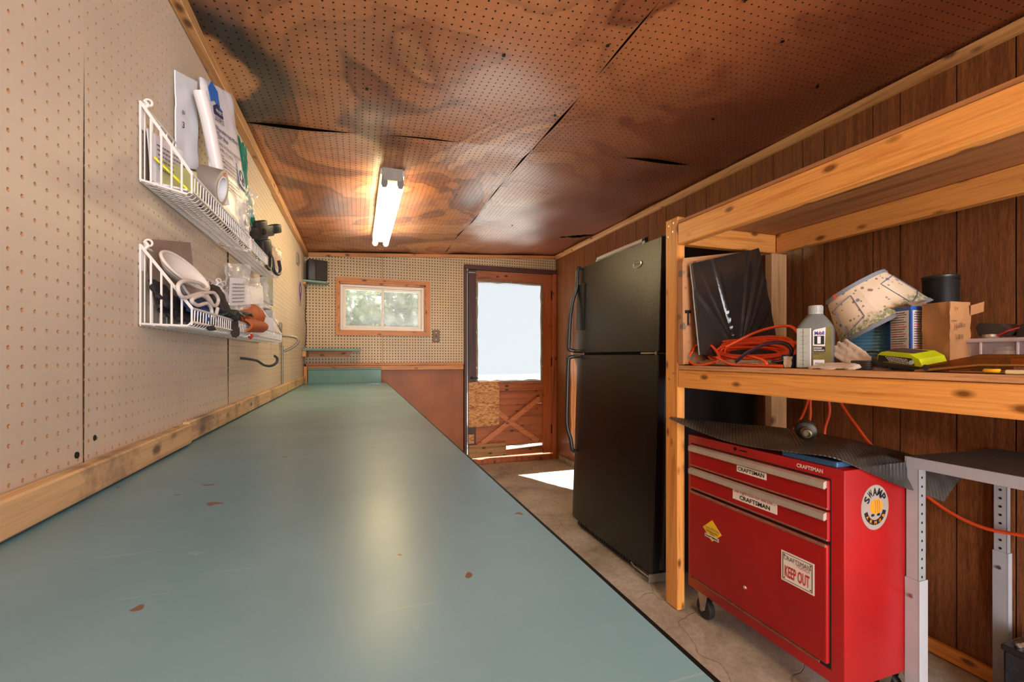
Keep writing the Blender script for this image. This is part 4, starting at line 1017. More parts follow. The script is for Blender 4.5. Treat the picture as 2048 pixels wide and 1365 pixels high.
text([('3', (-.4065, 1.305, 1.600), (.1, 1, .3), (0, 0, 1), .012, .016, .03), ('BI', (-.4065, 1.305, 1.634), (.1, 1, .3), (0, 0, 1), .014, .010, .02)], INKB, fb, kind='stuff')
for q in range(2):
    b = B(); b.grid(sheet_fn((-.338+.01*q, 1.52+.02*q, 1.425+.05*q), (.01, .12, .015), (.0, .03, .09), .014, 26, 9+q), 14, 12, .0008); obj('clear_wrap_end', b, CLEAR, fb, smooth=20)

# duct tape, booklets, boards
dt = thing('tape_roll', 'grey duct tape roll resting in the upper near basket', 'tape', (-.36, 1.335, 1.47))
MT = Matrix.Translation((-.352, 1.335, 1.474)) @ Vector((.96, -.03, -.18)).to_track_quat('Z', 'Y').to_matrix().to_4x4()
b = B(); b.lathe([(.030, .024), (.046, .024), (.047, .021), (.047, -.021), (.046, -.024), (.030, -.024)], MT, 32); obj('tape', b, plain('grey_cloth_tape', srgb(140, 126, 118), .45, bumps=.1), dt, smooth=40)
b = B(); b.lathe([(.0285, .025), (.032, .025), (.032, -.025), (.0285, -.025), (.0285, .025)], MT, 32); obj('core', b, PAPER, dt, smooth=40)
b = B(); b.box(-.004, .004, .034, .044, .0242, .0248, M=MT); b.box(-.012, -.002, .033, .038, .0242, .0248, M=MT); obj('print_mark', b, INKR, dt)
def slab(name, label, cat, O, U, V, th, mat, amp=0, grp=None, extra=None):
    t = thing(name, label, cat, O, group=grp)
    b = B(); b.grid(sheet_fn(O, U, V, amp, 8, len(label)), 10, 10, th); obj('sheet', b, mat, t, smooth=40)
    return t
slab('booklet', 'yellow-edged booklet leaning behind wires of the upper near basket', 'booklet', (-.396, 1.150, 1.402), (.058, .050, -.006), (-.008, .0, .062), .005, plain('pale_olive_cover', srgb(176, 176, 120), .5))
b = B(); b.tube([(-.397, 1.120, 1.452), (-.336, 1.140, 1.390)], .0028, 4); tag(obj('yellow_ruler', b, plain('bright_yellow', srgb(226, 222, 40), .4)), 'bright yellow strip lying diagonally inside the upper near basket', 'ruler')
slab('brown_board', 'dark brown board standing against the wall in the upper near basket', 'board', (-.412, 1.15, 1.402), (.02, .26, .0), (-.002, .0, .112), .007, plain('dark_brown_board', srgb(88, 58, 48), .6))
sl = slab('leaflet', 'white printed leaflet at the near end of the upper basket', 'leaflet', (-.404, 1.122, 1.405), (.03, .10, 0), (-.006, .0, .105), .002, PAPER, .002)
text([('#leaflet%d' % i, (-.3995+.001*i, 1.128, 1.480-i*.010), (.03, .10, 0), (0, 0, 1), .075, .005, 0) for i in range(6)], INKG, sl, name='small_print', kind='stuff', off=.004)
slab('leaflet', 'folded white sheets lying flat in the bottom of the upper near basket', 'leaflet', (-.412, 1.13, 1.406), (.07, .0, -.010), (.012, .12, .003), .004, PAPER, .003)
# green garden ties
gt = thing('garden_tie_bundle', 'bundle of long green garden ties standing above the upper far basket', 'garden ties', (-.38, 1.95, 1.42))
GRN = plain('green_tie', srgb(20, 120, 96), .45, var=.2)
rnd = random.Random(5)
b = B()
for i in range(9):
    a = rnd.uniform(-.012, .012); c_ = rnd.uniform(-.03, .05); top = 1.79 + rnd.uniform(-.02, .035)
    b.tube(spline([(-.372+a, 2.03+c_, 1.43), (-.385, 1.99+c_, 1.56), (-.398, 1.90+c_*.6+a, top-.10), (-.404, 1.84+.05*(i % 3)+a, top), (-.400, 1.855+.05*(i % 3)+a, top-.006), (-.394, 1.92+c_, top-.15), (-.382, 2.02+c_, 1.50), (-.37, 2.06+c_, 1.43)], 6), .0026, 6)
obj('ties', b, GRN, gt, smooth=60)
# black bag, strap clip, hooks, orange packet
bb_ = thing('black_plastic_pouch', 'crinkled black plastic pouch bulging from the upper basket beside tape', 'pouch', (-.36, 1.64, 1.44))
BLKF = plain('black_film', srgb(40, 36, 34), .18, bumps=.6, bscale=70, var=.2); BLKF.node_tree.nodes['Principled BSDF'].inputs['Specular IOR Level'].default_value = .8
b = B(); b.grid(lambda u, v: Vector((-.366 + .030*math.cos(2*PI*u)*math.sin(PI*v)**.6, 1.535+.20*v, 1.452 + .036*v + .038*math.sin(2*PI*u)*math.sin(PI*v)**.6)) + Vector((1, 0, 1))*.008*mnoise.noise(Vector((u*5, v*8, 2))), 28, 22); obj('pouch', b, BLKF, bb_, smooth=25)
cl = thing('black_strap_clip', 'black plastic cross-shaped clip hanging over the upper far basket rim', 'clip', (-.345, 1.92, 1.50))
BPL = plain('black_moulded_plastic', srgb(44, 39, 39), .5)
MC = Matrix.Translation((-.340, 1.90, 1.508)) @ Euler((.35, .15, -.35)).to_matrix().to_4x4()
b = B(); b.box(-.009, .009, -.085, .075, -.022, .020, .007, M=MC, seg=2); b.box(-.012, .010, -.035, .030, -.030, .040, .007, M=MC, seg=2); b.box(-.014, .012, .070, .12, -.014, .020, .006, M=MC, seg=2); obj('clip_body', b, BPL, cl, smooth=40)
b = B(); b.cyl(MC @ Vector((.009, 0, 0)), MC @ Vector((.014, 0, 0)), .012, .010, 14); obj('rivet', b, BLACKM, cl)
kh = thing('black_hook_strap', 'black bungee hooks dangling over the front of the upper far basket', 'hook', (-.325, 1.95, 1.42))
b = B(); b.box(-.014, .012, -.028, .034, -.034, .030, .008, M=Matrix.Translation((-.338, 1.955, 1.462)) @ Euler((.3, .1, -.3)).to_matrix().to_4x4(), seg=2); b.tube(spline([(-.330, 1.97, 1.45), (-.322, 1.985, 1.425), (-.318, 1.99, 1.395)], 5), .010, 8); obj('buckle', b, BPL, kh, smooth=40)
b = B(); b.tube(spline([(-.318, 1.975, 1.43), (-.314, 1.98, 1.39), (-.309, 2.00, 1.372), (-.304, 2.05, 1.376), (-.303, 2.075, 1.40), (-.306, 2.06, 1.432)], 6), .0065, 8); obj('hook', b, BPL, kh, smooth=50)
b = B(); b.tube(spline([(-.320, 1.955, 1.42), (-.316, 1.93, 1.385), (-.312, 1.89, 1.366), (-.314, 1.84, 1.368)], 6), .006, 8); obj('hook', b, BPL, kh, smooth=50)
op = thing('orange_packet', 'orange card packet in clear wrap at the far end of the upper baskets', 'packet', (-.35, 2.25, 1.43))
ORC = plain('orange_card', srgb(214, 134, 36), .5)
b = B(); b.box(-.003, .003, 0, .15, 0, .085, .001, M=Matrix.Translation((-.352, 2.11, 1.420)) @ Euler((.10, 0, -.15)).to_matrix().to_4x4()); obj('card', b, ORC, op)
b = B(); b.grid(sheet_fn((-.343, 2.105, 1.418), (.022, .155, .004), (0, -.006, .09), .008, 30, 4), 12, 10, .0008); obj('clear_wrap', b, CLEAR, op, smooth=20)
b = B(); b.box(-.345, -.341, 2.105, 2.245, 1.505, 1.511, .001); obj('black_header', b, INK, op)
o2 = thing('orange_packet', 'orange card sheet curled inside the joint between the upper baskets', 'packet', (-.36, 1.66, 1.40))
b = B(); b.grid(lambda u, v: Vector((-.415+.082*min(1, u*1.35), 1.645+.045*v, 1.399 + (max(0, u-.74)/.26)*.034)), 12, 3, .0015); obj('card', b, ORC, o2)

# lower baskets: sandpaper, dust masks, gloves, bags
sp_ = tag(obj('sandpaper_sheet', (lambda b: b.grid(sheet_fn((-.412, 1.165, 1.15), (.010, .215, .045), (-.002, -.03, .135), .006, 7, 2), 14, 12, .0015))(B()), plain('brown_sandpaper', srgb(150, 126, 110), .9, bumps=.5, bscale=500), smooth=50), 'curled brown sandpaper sheet standing behind the white dust mask', 'sandpaper')
MASK = plain('white_mask_felt', srgb(226, 214, 204), .85, bumps=.15, bscale=300)
def mask(label, C, X, Y, sx, sy, dep):
    t = thing('dust_mask', label, 'dust mask', C, group='white dust masks')
    C, X, Y = Vector(C), Vector(X).normalized(), Vector(Y); Z = X.cross(Y).normalized(); Y = Z.cross(X)
    def f(u, v):
        a = 2*PI*u; r = v; e = 1-r**2.2
        return C + X*sx*r*math.cos(a)*(1-.12*math.sin(a)) + Y*sy*r*math.sin(a) - Z*dep*e
    b = B(); b.grid(f, 36, 10, .0022); obj('cup', b, MASK, t, smooth=60)
    b = B(); b.tube([f(i/36, 1.0) for i in range(36)], .0034, 7, closed=True); b.tube([f(i/36, .84) + Z*.001 for i in range(36)], .0016, 6, closed=True); obj('rolled_edge', b, MASK, t, smooth=60)
    return t
mask('white cup dust mask lying open on top of the lower near basket', (-.365, 1.195, 1.232), (.25, .84, -.20), (-.35, .30, .75), .078, .036, .030)
mask('second white dust mask tucked under the open one', (-.372, 1.30, 1.195), (.10, .9, -.10), (-.35, .1, .75), .075, .036, .028)
cd = thing('cotton_rope', 'soft white rope looped over the front of the lower near basket', 'rope', (-.33, 1.20, 1.18))
b = B(); b.tube(spline([(-.352, 1.30, 1.205), (-.340, 1.20, 1.206), (-.338, 1.10, 1.196), (-.338, 1.062, 1.178), (-.336, 1.085, 1.160), (-.335, 1.17, 1.178), (-.335, 1.25, 1.192), (-.336, 1.30, 1.196), (-.334, 1.322, 1.182), (-.333, 1.285, 1.164), (-.333, 1.21, 1.178), (-.332, 1.16, 1.172), (-.332, 1.12, 1.158), (-.332, 1.16, 1.152), (-.332, 1.22, 1.163), (-.331, 1.25, 1.155), (-.331, 1.26, 1.138), (-.331, 1.285, 1.140), (-.330, 1.30, 1.160)], 6), .0042, 8); obj('strand', b, MASK, cd, smooth=60)
cw = thing('folded_white_cloth', 'folded white cloth lying behind the cord in the lower near basket', 'cloth', (-.36, 1.45, 1.2))
b = B(); b.grid(sheet_fn((-.405, 1.36, 1.175), (.070, .02, -.018), (.005, .24, .02), .010, 14, 6), 14, 18, .007); obj('cloth', b, plain('off_white_cloth', srgb(208, 190, 178), .9), cw, smooth=60)
def glove(name, label, C, D, U, mat, s=1.0, cuff=.055, curl=.3, cat='glove', grp=None, flat=.72, fing=((-.030, .062), (-.010, .078), (.011, .074), (.030, .056))):
    """one-piece work glove: palm, four fingers, thumb and an open cuff; D points to the fingers, U is the palm normal"""
    t = thing(name, label, cat, C, group=grp)
    C, D = Vector(C), Vector(D).normalized(); U = Vector(U); S_ = D.cross(U).normalized(); U = S_.cross(D).normalized()
    P_ = lambda a, c_, h: C + (S_*a + D*c_ + U*h)*s
    caps = [(P_(-.022, -.04, 0), P_(-.026, .035, 0), .017*s, .016*s), (P_(0, -.045, 0), P_(0, .04, 0), .019*s, .017*s), (P_(.022, -.04, 0), P_(.026, .035, 0), .017*s, .016*s), (P_(0, -.05, 0), P_(0, -.05-cuff, 0), .026*s, .030*s), (P_(.018, -.05, 0), P_(.024, -.05-cuff, 0), .018*s, .022*s), (P_(-.018, -.05, 0), P_(-.024, -.05-cuff, 0), .018*s, .022*s)]
    for a, L in fing:
        k = P_(a*1.05, .04+L*.5, -L*.10*curl); caps += [(P_(a*.95, .035, 0), k, .0115*s, .0105*s), (k, P_(a*1.15, .04+L, -L*.9*curl), .0105*s, .0095*s)]
    k = P_(-.052, .012, -.006); caps += [(P_(-.024, -.025, 0), k, .0135*s, .012*s), (k, P_(-.060, .045, -.012), .012*s, .010*s)]
    blob('glove', caps, mat, t, voxel=.0040*s, amp=.005*s, freq=60, flat=(C, U, flat))
    return t
NAVY = plain('navy_black_fabric', srgb(44, 40, 44), .8, var=.3, vscale=40); BLUE = plain('blue_fabric', srgb(48, 78, 140), .8, var=.4, vscale=30)
glove('work_glove', 'dark navy work glove at the bottom of the lower near basket', (-.374, 1.262, 1.134), (.04, -1, .02), (.45, 0, 1), NAVY, .92, .03)
glove('work_glove', 'blue-backed work glove pressed against the end wires of the lower near basket', (-.352, 1.235, 1.160), (.06, -1, -.10), (.8, 0, .6), BLUE, .66, .03)
glove('work_glove', 'dark work glove piled beneath the white cord', (-.365, 1.36, 1.163), (.25, 1, -.12), (.1, 0, 1), NAVY, .85, .05)
glove('work_glove', 'black work glove crammed against the wall below the dust mask', (-.395, 1.20, 1.165), (.15, -1, .12), (.9, .1, .5), NAVY, .80, .05)
gl = glove('work_glove', 'dark brown glove with a worn fingertip hanging over the lower basket rim', (-.340, 1.440, 1.152), (.42, .30, -1), (.8, -.2, .5), plain('dark_brown_suede', srgb(62, 52, 48), .85, var=.35, vscale=50), .66, .06, .2, fing=((-.028, .038), (-.010, .050), (.010, .050), (.028, .040)), flat=.9)
tq = thing('dark_green_bag', 'dark green plastic sheet folded in the lower near basket', 'bag', (-.36, 1.5, 1.18))
b = B(); b.grid(sheet_fn((-.400, 1.32, 1.160), (.075, .05, -.004), (.006, .29, .016), .016, 16, 12), 16, 22, .004); obj('sheet', b, plain('dark_green_film', srgb(24, 58, 54), .3, var=.3, vscale=30), tq, smooth=40)
def baggie(label, O, U, V, seed, lab=True):
    t = thing('clear_bag', label, 'plastic bag', O, group=None)
    b = B(); b.grid(sheet_fn(O, U, V, .016, 26, seed), 18, 18, .0008); obj('film', b, CLEAR, t, smooth=18)
    O, U, V = Vector(O), Vector(U), Vector(V); Nq = U.cross(V).normalized()
    O2 = O + U*.12 + V*.15 + Nq*.004
    b = B(); b.grid(sheet_fn(O2, U*.66, V*.55, .003, 9, seed), 8, 8, .001); lb = obj('paper_label', b, PAPER, t, smooth=40)
    if lab: text([('#bag%d' % i, O2 + U*.05 + V*(.06+.07*i) + Nq*.004, U, V, U.length*.5, V.length*.028, 0) for i in range(6)], INKG, t, name='small_print', kind='stuff')
baggie('clear bag with a printed white label leaning in the lower baskets', (-.375, 1.545, 1.165), (.035, .15, .022), (-.01, .055, .165), 21)
baggie('clear bag with a folded white insert standing behind the orange glove', (-.372, 1.70, 1.19), (.05, .23, .035), (-.02, .10, .13), 22, False)
baggie('small clear bag of bits at the far end of the lower baskets', (-.368, 1.93, 1.125), (.05, .14, .0), (0, .02, .10), 23, False)
OL = plain('orange_leather', srgb(196, 92, 28), .75, var=.25, vscale=30)
og = thing('orange_leather_glove', 'orange leather work glove cuff flopped over the lower far basket', 'glove', (-.35, 1.75, 1.16))
def cuff(u, v):
    a = 2*PI*u; r = lerp(.022, .046, v); return Vector((-.352 + r*.62*math.cos(a) + .010*v, 1.58 + .21*v + .012*math.cos(a), 1.150 + .030*v + r*.85*math.sin(a)*(1-.25*v*math.cos(a))))
b = B(); b.grid(cuff, 32, 12, .003); obj('cuff', b, OL, og, smooth=50)
b = B(); b.grid(lambda u, v: Vector((-.325 + .016*math.sin(PI*u), 1.56+.26*v, 1.118 + .032*u + .012*v)), 8, 12, .006); obj('folded_palm', b, OL, og, smooth=50)
b = B(); b.tube([cuff(i/32, .97) for i in range(32)], .0022, 6, closed=True); obj('bound_edge', b, plain('orange_binding', srgb(158, 70, 22), .7), og, smooth=60)
b = B(); b.cyl((-.333, 1.662, 1.102), (-.326, 1.668, 1.108), .009, .006, 10); tag(obj('red_cap', b, plain('red_plastic', srgb(226, 70, 40), .4)), 'small red plastic cap poking through the lower basket wires', 'cap')

# things hung on the left wall
for (lab, y0, y1, z0, z1, m) in (('grey-green metal plate hanging on the pegboard behind the far baskets', 2.34, 2.60, 1.30, 1.44, plain('grey_green_plate', srgb(150, 154, 140), .4, .3)), ('small dark grey plate on the wall under the grey-green one', 2.40, 2.58, 1.215, 1.275, plain('dark_grey_plate', srgb(84, 82, 84), .4))):
    t = thing('wall_plate', lab, 'plate', (XL, (y0+y1)/2, (z0+z1)/2)); b = B(); b.box(XL+.002, XL+.012, y0, y1, z0, z1, .002); obj('plate', b, m, t); b = B(); b.cyl((XL+.012, y1-.05, z0+.018), (XL+.0145, y1-.05, z0+.018), .006, .006, 10); obj('screw', b, STEEL, t)
b = B(); b.tube(spline([(XL+.002, 1.95, 1.033), (XL+.022, 1.97, 1.030), (XL+.046, 2.02, 1.022), (XL+.064, 2.06, 1.004), (XL+.086, 2.08, 1.000), (XL+.104, 2.09, 1.012), (XL+.108, 2.088, 1.030), (XL+.100, 2.075, 1.042)], 6), .0052, 8)
tag(obj('utility_hook', b, plain('grey_hook', srgb(74, 74, 72), .45, .3), smooth=60), 'grey bent utility hook screwed into the left pegboard above the bench', 'hook')
rd = thing('wall_bracket_rod', 'grey bracket with a bent rod running down to the bench', 'bracket', (XL, 2.95, 1.1))
GRM = plain('grey_metal', srgb(150, 140, 126), .4, .5)
b = B(); b.box(XL+.002, XL+.012, 2.86, 2.90, 1.10, 1.235, .002); obj('bracket_plate', b, GRM, rd)
b = B(); b.tube(spline([(XL+.012, 2.88, 1.158), (XL+.05, 2.90, 1.156), (XL+.085, 2.92, 1.146), (XL+.092, 2.92, 1.122), (XL+.06, 2.91, 1.09), (XL+.020, 2.90, 1.068)], 6), .008, 8); obj('bent_arm', b, GRM, rd, smooth=60)
b = B(); b.cyl((XL+.012, 2.90, .878), (XL+.012, 2.90, 1.10), .006, .006, 10); obj('rod', b, GRM, rd, smooth=60)
b = B(); b.tube([(XL+.006, 2.60, 1.245), (XL+.030, 2.72, 1.185), (XL+.014, 2.87, 1.150)], .003, 6); obj('stay_wire', b, GRM, rd, smooth=60)
ly = thing('lanyard', 'purple cord lanyard with keys hanging by the back left corner', 'lanyard', (XL, 3.7, 1.78))
b = B(); b.box(XL+.001, XL+.012, 3.62, 3.72, 1.72, 1.80, .002)
for q in range(3): b.cyl((XL+.012, 3.67, 1.735+q*.024), (XL+.018, 3.67, 1.735+q*.024), .008, .006, 10)
obj('hook_strip', b, GRM, ly)
b = B(); b.tube(spline([(XL+.014, 3.74, 1.76), (XL+.012, 3.75, 1.66), (XL+.012, 3.76, 1.60)], 4), .0022, 6); obj('cord', b, plain('pale_cord', srgb(190, 170, 140), .8), ly)
b = B()
for s_ in (-1, 1): b.tube(spline([(XL+.012, 3.76, 1.605), (XL+.012+.004*s_, 3.77+.018*s_, 1.55), (XL+.012, 3.77+.012*s_, 1.49), (XL+.012, 3.775, 1.455)], 5), .0035, 6)
obj('loop', b, plain('purple_cord', srgb(92, 62, 128), .7), ly, smooth=60)
b = B(); b.box(XL+.008, XL+.013, 3.765, 3.785, 1.42, 1.452, .002); b.tube([(XL+.011, 3.775+.012*math.cos(a), 1.458+.010*math.sin(a)) for a in np.linspace(0, 6.28, 12)[:-1]], .0014, 5, closed=True); obj('keys', b, STEEL, ly)

# ------------------------------------------------------------------ things on the timber shelf (deck top at z = 1.003)
ZS = 1.0035
CARD = plain('brown_cardboard', srgb(176, 122, 78), .85, var=.12, vscale=20, bumps=.05)
def m_printcard():
    n = N('printed_cardboard'); c = n.coords(rnd=False)
    col = n.ramp(n.noise(c, 9, 4), [(.3, srgb(160, 108, 70)), (.7, srgb(184, 130, 86))])
    col = n.mix(n.ramp(n.noise(c, 17, 2, .4), [(.62, G(0)), (.66, G(.8))]), col, srgb(84, 92, 84))
    col = n.mix(n.ramp(n.noise(n.coords((1.1, 1.1, 1.1), rnd=False), 23, 2, .4), [(.66, G(0)), (.70, G(.8))]), col, srgb(140, 52, 60))
    n.base(col); n.set(n.b, Roughness=.85); return n.m
cb = thing('cardboard_carton', 'flat printed cardboard carton standing behind the black-wrapped panel', 'carton', (1.42, 1.495, ZS), (0, .06, 0))
b = B(); b.prism([(1.232, 1.008), (1.60, 1.006), (1.615, 1.478), (1.228, 1.414)], (0, 1.5100, 0), (1, 0, 0), (0, 0, 1), .030); obj('carton', b, m_printcard(), cb)
b = B(); b.prism([(1.228, 1.414), (1.615, 1.478), (1.612, 1.492), (1.230, 1.432)], (0, 1.512, 0), (1, 0, 0), (0, 0, 1), .034); obj('top_flap', b, CARD, cb)
text([('T', (1.240, 1.4795, 1.165), (1, 0, .03), (0, 0, 1), .030, .060, .04)], INK, cb)
bk = thing('black_wrapped_panel', 'square panel wrapped in shiny black plastic leaning behind the orange cord', 'panel', (1.45, 1.45, ZS))
PF = [Vector(p) for p in ((1.262, 1.425, 1.045), (1.672, 1.425, 1.006), (1.590, 1.462, 1.492), (1.246, 1.458, 1.404))]
def pf(u, v):
    p = (PF[0].lerp(PF[1], u)).lerp(PF[3].lerp(PF[2], u), v)
    du, dv_ = u-.45, v-.05; a = math.atan2(dv_, du); r = math.hypot(du, dv_)
    fold = sum(hh*math.exp(-((a-a0)/ww)**2) for a0, hh, ww in ((1.72, .008, .035), (1.18, .006, .03), (1.02, .009, .035), (.90, .007, .03), (.72, .006, .05), (2.15, .004, .05), (1.95, .003, .03)))*min(1, r*2.2)*(1-.5*r)
    return p + Vector((0, -1, 0))*fold
b = B(); b.grid(pf, 90, 60, -.016); obj('wrapped_face', b, BLKF, bk, smooth=50)
b = B(); b.tube([pf(0, i/20)+Vector((-.001, -.002, 0)) for i in range(21)], .0022, 6); obj('folded_edge', b, CLEAR, bk, smooth=60)
rc = thing('clear_rod_pack', 'pack of clear plastic rods lying under the orange cord', 'rods', (1.36, 1.25, ZS))
CROD = clear('clear_rod', .5, srgb(190, 170, 140))
for i in range(6):
    b = B(); b.cyl((1.275+.026*i, 1.13-.02*i, ZS+.010+.006*(i % 2)), (1.30+.024*i, 1.455, ZS+.010+.006*(i % 2)), .0085, .0085, 10); obj('rod', b, CROD, rc, smooth=50)
# orange extension cord: one long coiled lead
ORC_ = plain('orange_cord_jacket', srgb(232, 82, 36), .4, var=.12)
rnd = random.Random(12); pts = []
c0, AX, BX = Vector((1.395, 1.30, 1.055)), Vector((.05, -.17, .0)), Vector((.028, .006, .046))
for k in range(20):
    ax = rnd.uniform(.74, 1.16); bx = rnd.uniform(.45, 1.05); off = Vector((rnd.uniform(-.035, .035), rnd.uniform(-.03, .03), rnd.uniform(-.012, .016))); tl = rnd.uniform(-.18, .18)
    for j in range(10):
        a = 2*PI*(j/10); p = c0 + off + AX*ax*math.cos(a) + BX*bx*math.sin(a+tl); p.z = max(p.z, ZS+.008); pts.append(p)
pts = [p.lerp((pts[i-1]+pts[(i+1) % len(pts)])/2, .5) for i, p in enumerate(pts)]
oc = thing('extension_cord', 'orange extension cord coiled in a heap on the timber shelf', 'cord', (1.40, 1.30, ZS))
b = B(); b.tube(spline(pts, 4), .0050, 8); obj('coil', b, ORC_, oc, smooth=60)
b = B(); b.tube(spline([(1.27, 1.47, 1.06), (1.262, 1.485, 1.03), (1.262, 1.455, 1.008), (1.265, 1.40, 1.008), (1.30, 1.36, 1.03), (1.31, 1.42, 1.085), (1.29, 1.47, 1.085), (1.27, 1.47, 1.06)], 7), .0050, 8, cap=True); obj('loose_loop', b, ORC_, oc, smooth=60)
b = B(); b.tube(spline([(1.30, 1.33, 1.075), (1.38, 1.26, 1.13), (1.40, 1.16, 1.145), (1.385, 1.105, 1.115), (1.35, 1.08, 1.075)], 7), .0050, 8); obj('loose_loop', b, ORC_, oc, smooth=60)
b = B(); b.tube(spline([(1.268, 1.34, 1.035), (1.262, 1.27, 1.012), (1.258, 1.20, 1.009), (1.256, 1.09, 1.009), (1.262, 1.06, 1.009)], 7), .0050, 8); obj('loose_end', b, ORC_, oc, smooth=60)
b = B(); b.tube(spline([(1.275, 1.22, 1.045), (1.262, 1.14, 1.03), (1.258, 1.115, 1.012), (1.262, 1.16, 1.01)], 7), .0050, 8); obj('loose_loop', b, ORC_, oc, smooth=60)
b = B(); b.tube(spline([(1.50, 1.22, 1.09), (1.60, 1.14, 1.12), (1.72, 1.08, 1.135), (1.80, 1.10, 1.14)], 7), .0050, 8); obj('trailing_run', b, ORC_, oc, smooth=60)
b = B(); b.tube(spline([(1.262, 1.245, 1.020), (1.262, 1.19, 1.055), (1.270, 1.12, 1.082), (1.29, 1.075, 1.080), (1.30, 1.06, 1.055), (1.295, 1.085, 1.025), (1.30, 1.13, 1.022)], 7), .0062, 8)
tag(obj('purple_hose', b, plain('dark_purple_hose', srgb(58, 32, 52), .3), smooth=60), 'dark purple hose looped across the front of the orange cord', 'hose')
wt = thing('white_tag_bundle', 'crumpled white paper tag between the orange cord and the oil bottle', 'tag', (1.275, 1.055, ZS))
b = B(); b.grid(sheet_fn((1.268, 1.062, ZS+.002), (.004, -.024, 0), (.004, .002, .034), .007, 60, 3), 8, 8, .002); obj('tag', b, MASK, wt, smooth=40)
b = B(); b.box(1.30, 1.33, 1.055, 1.10, ZS, ZS+.042, .003); tag(obj('blue_box', b, plain('blue_carton', srgb(40, 66, 120), .5, var=.4, vscale=60)), 'small dark blue carton hidden between cord heap and oil bottle', 'carton')

# motor oil bottle
ob = thing('oil_bottle', 'grey plastic motor oil bottle with a white label beside the orange cord', 'bottle', (1.305, .985, ZS), (0, 0, .52))
GREYP = plain('silver_grey_plastic', srgb(112, 116, 112), .38, .15, var=.06)
def obf(prof, n=28):
    b = B(); rings = []
    for (z, hx, hy, p) in prof:
        ring = []
        for k in range(n):
            a = 2*PI*k/n; c_, s_ = math.cos(a), math.sin(a); ring.append(b.bm.verts.new((math.copysign(abs(c_)**p, c_)*hx, math.copysign(abs(s_)**p, s_)*hy, z)))
        rings.append(ring)
    for r0, r1 in zip(rings, rings[1:]):
        for k in range(n): b.bm.faces.new((r0[k], r0[(k+1) % n], r1[(k+1) % n], r1[k]))
    b.bm.faces.new(rings[0][::-1]); b.bm.faces.new(rings[-1]); return b
obj('bottle_body', obf([(0, .030, .044, .35), (.004, .033, .048, .35), (.118, .033, .046, .35), (.128, .031, .043, .4), (.145, .026, .033, .55), (.158, .020, .023, .8), (.164, .018, .018, 1), (.167, .018, .018, 1)]), GREYP, ob, smooth=40, local=True)
b = B(); b.lathe([(.0, .163), (.0195, .163), (.0195, .167), (.0185, .169), (.0185, .187), (.017, .189), (0, .189)], None, 24)
for k in range(24): b.box(.0182, .0195, -.0010, .0010, .170, .186, M=Matrix.Rotation(k*PI/12, 4, 'Z'))
obj('screw_cap', b, plain('grey_cap', srgb(168, 168, 164), .35), ob, smooth=30, local=True)
b = B(); b.box(-.0345, -.0335, .010, .043, .003, .120, .0003); obj('gauge_strip', b, plain('translucent_strip', srgb(158, 158, 146), .3), ob, local=True)
b = B(); b.box(-.0350, -.0340, .007, .010, .003, .120, .0003); obj('white_line', b, PAPER, ob, local=True)
b = B()
for k in range(9): b.box(-.0348, -.0344, .018 if k % 2 else .024, .034, .012+k*.012, .0126+k*.012)
b.box(-.0348, -.0344, .0265, .0275, .004, .119); obj('gauge_marks', b, INK, ob, local=True)
b = B(); b.prism([(-.003, .008), (-.003, .112), (.002, .116), (.043, .122), (.043, .008)], (-.0338, 0, 0), (0, -1, 0), (0, 0, 1), .0008); obj('label', b, plain('olive_gold_label', srgb(122, 112, 60), .4, var=.2, vscale=30), ob, local=True)
b = B(); b.prism([(-.002, .068), (-.002, .111), (.002, .115), (.029, .121), (.027, .066)], (-.0346, 0, 0), (0, -1, 0), (0, 0, 1), .0005); b.prism([(-.001, .009), (-.001, .026), (.026, .026), (.026, .013), (.021, .008)], (-.0346, 0, 0), (0, -1, 0), (0, 0, 1), .0005); obj('label_white', b, PAPER, ob, local=True, kind='stuff')
b = B(); b.prism([(.001, .071), (.001, .0965), (.0255, .0965), (.0255, .071)], (-.0351, 0, 0), (0, -1, 0), (0, 0, 1), .0004); b.prism([(-.001, .050), (-.001, .064), (.028, .064), (.028, .050)], (-.0346, 0, 0), (0, -1, 0), (0, 0, 1), .0004); obj('label_black', b, INK, ob, local=True, kind='stuff')
def ltext(items, mat, x, par, root):
    o = text([(s, (0, -a, z), (0, -1, 0), (0, 0, 1), wd, ht, bo) for (s, a, z, wd, ht, bo) in items], mat, None); o.data.transform(Matrix.Translation((x, 0, 0))); o.parent = par; WM[o.name] = wm(root)
BLUI = plain('blue_print', srgb(36, 60, 150), .5)
ltext([('M', .002, .099, .008, .011, .03), ('bil', .0145, .099, .011, .011, .03)], BLUI, -.0350, ob, ob)
ltext([('o', .0102, .099, .0042, .008, .05)], INKR, -.0350, ob, ob)
ltext([('1', .009, .0735, .008, .021, .03), ('EXTENDED', .000, .0582, .020, .0042, .02), ('PERFORMANCE', .000, .0518, .026, .0042, .02)], PAPER, -.0353, ob, ob)
ltext([('#oil1', 0, .0465, .024, .0022, .0), ('#oil2', 0, .0425, .014, .0022, 0), ('dexos', .003, .013, .019, .007, 0)], INK, -.0348, ob, ob)

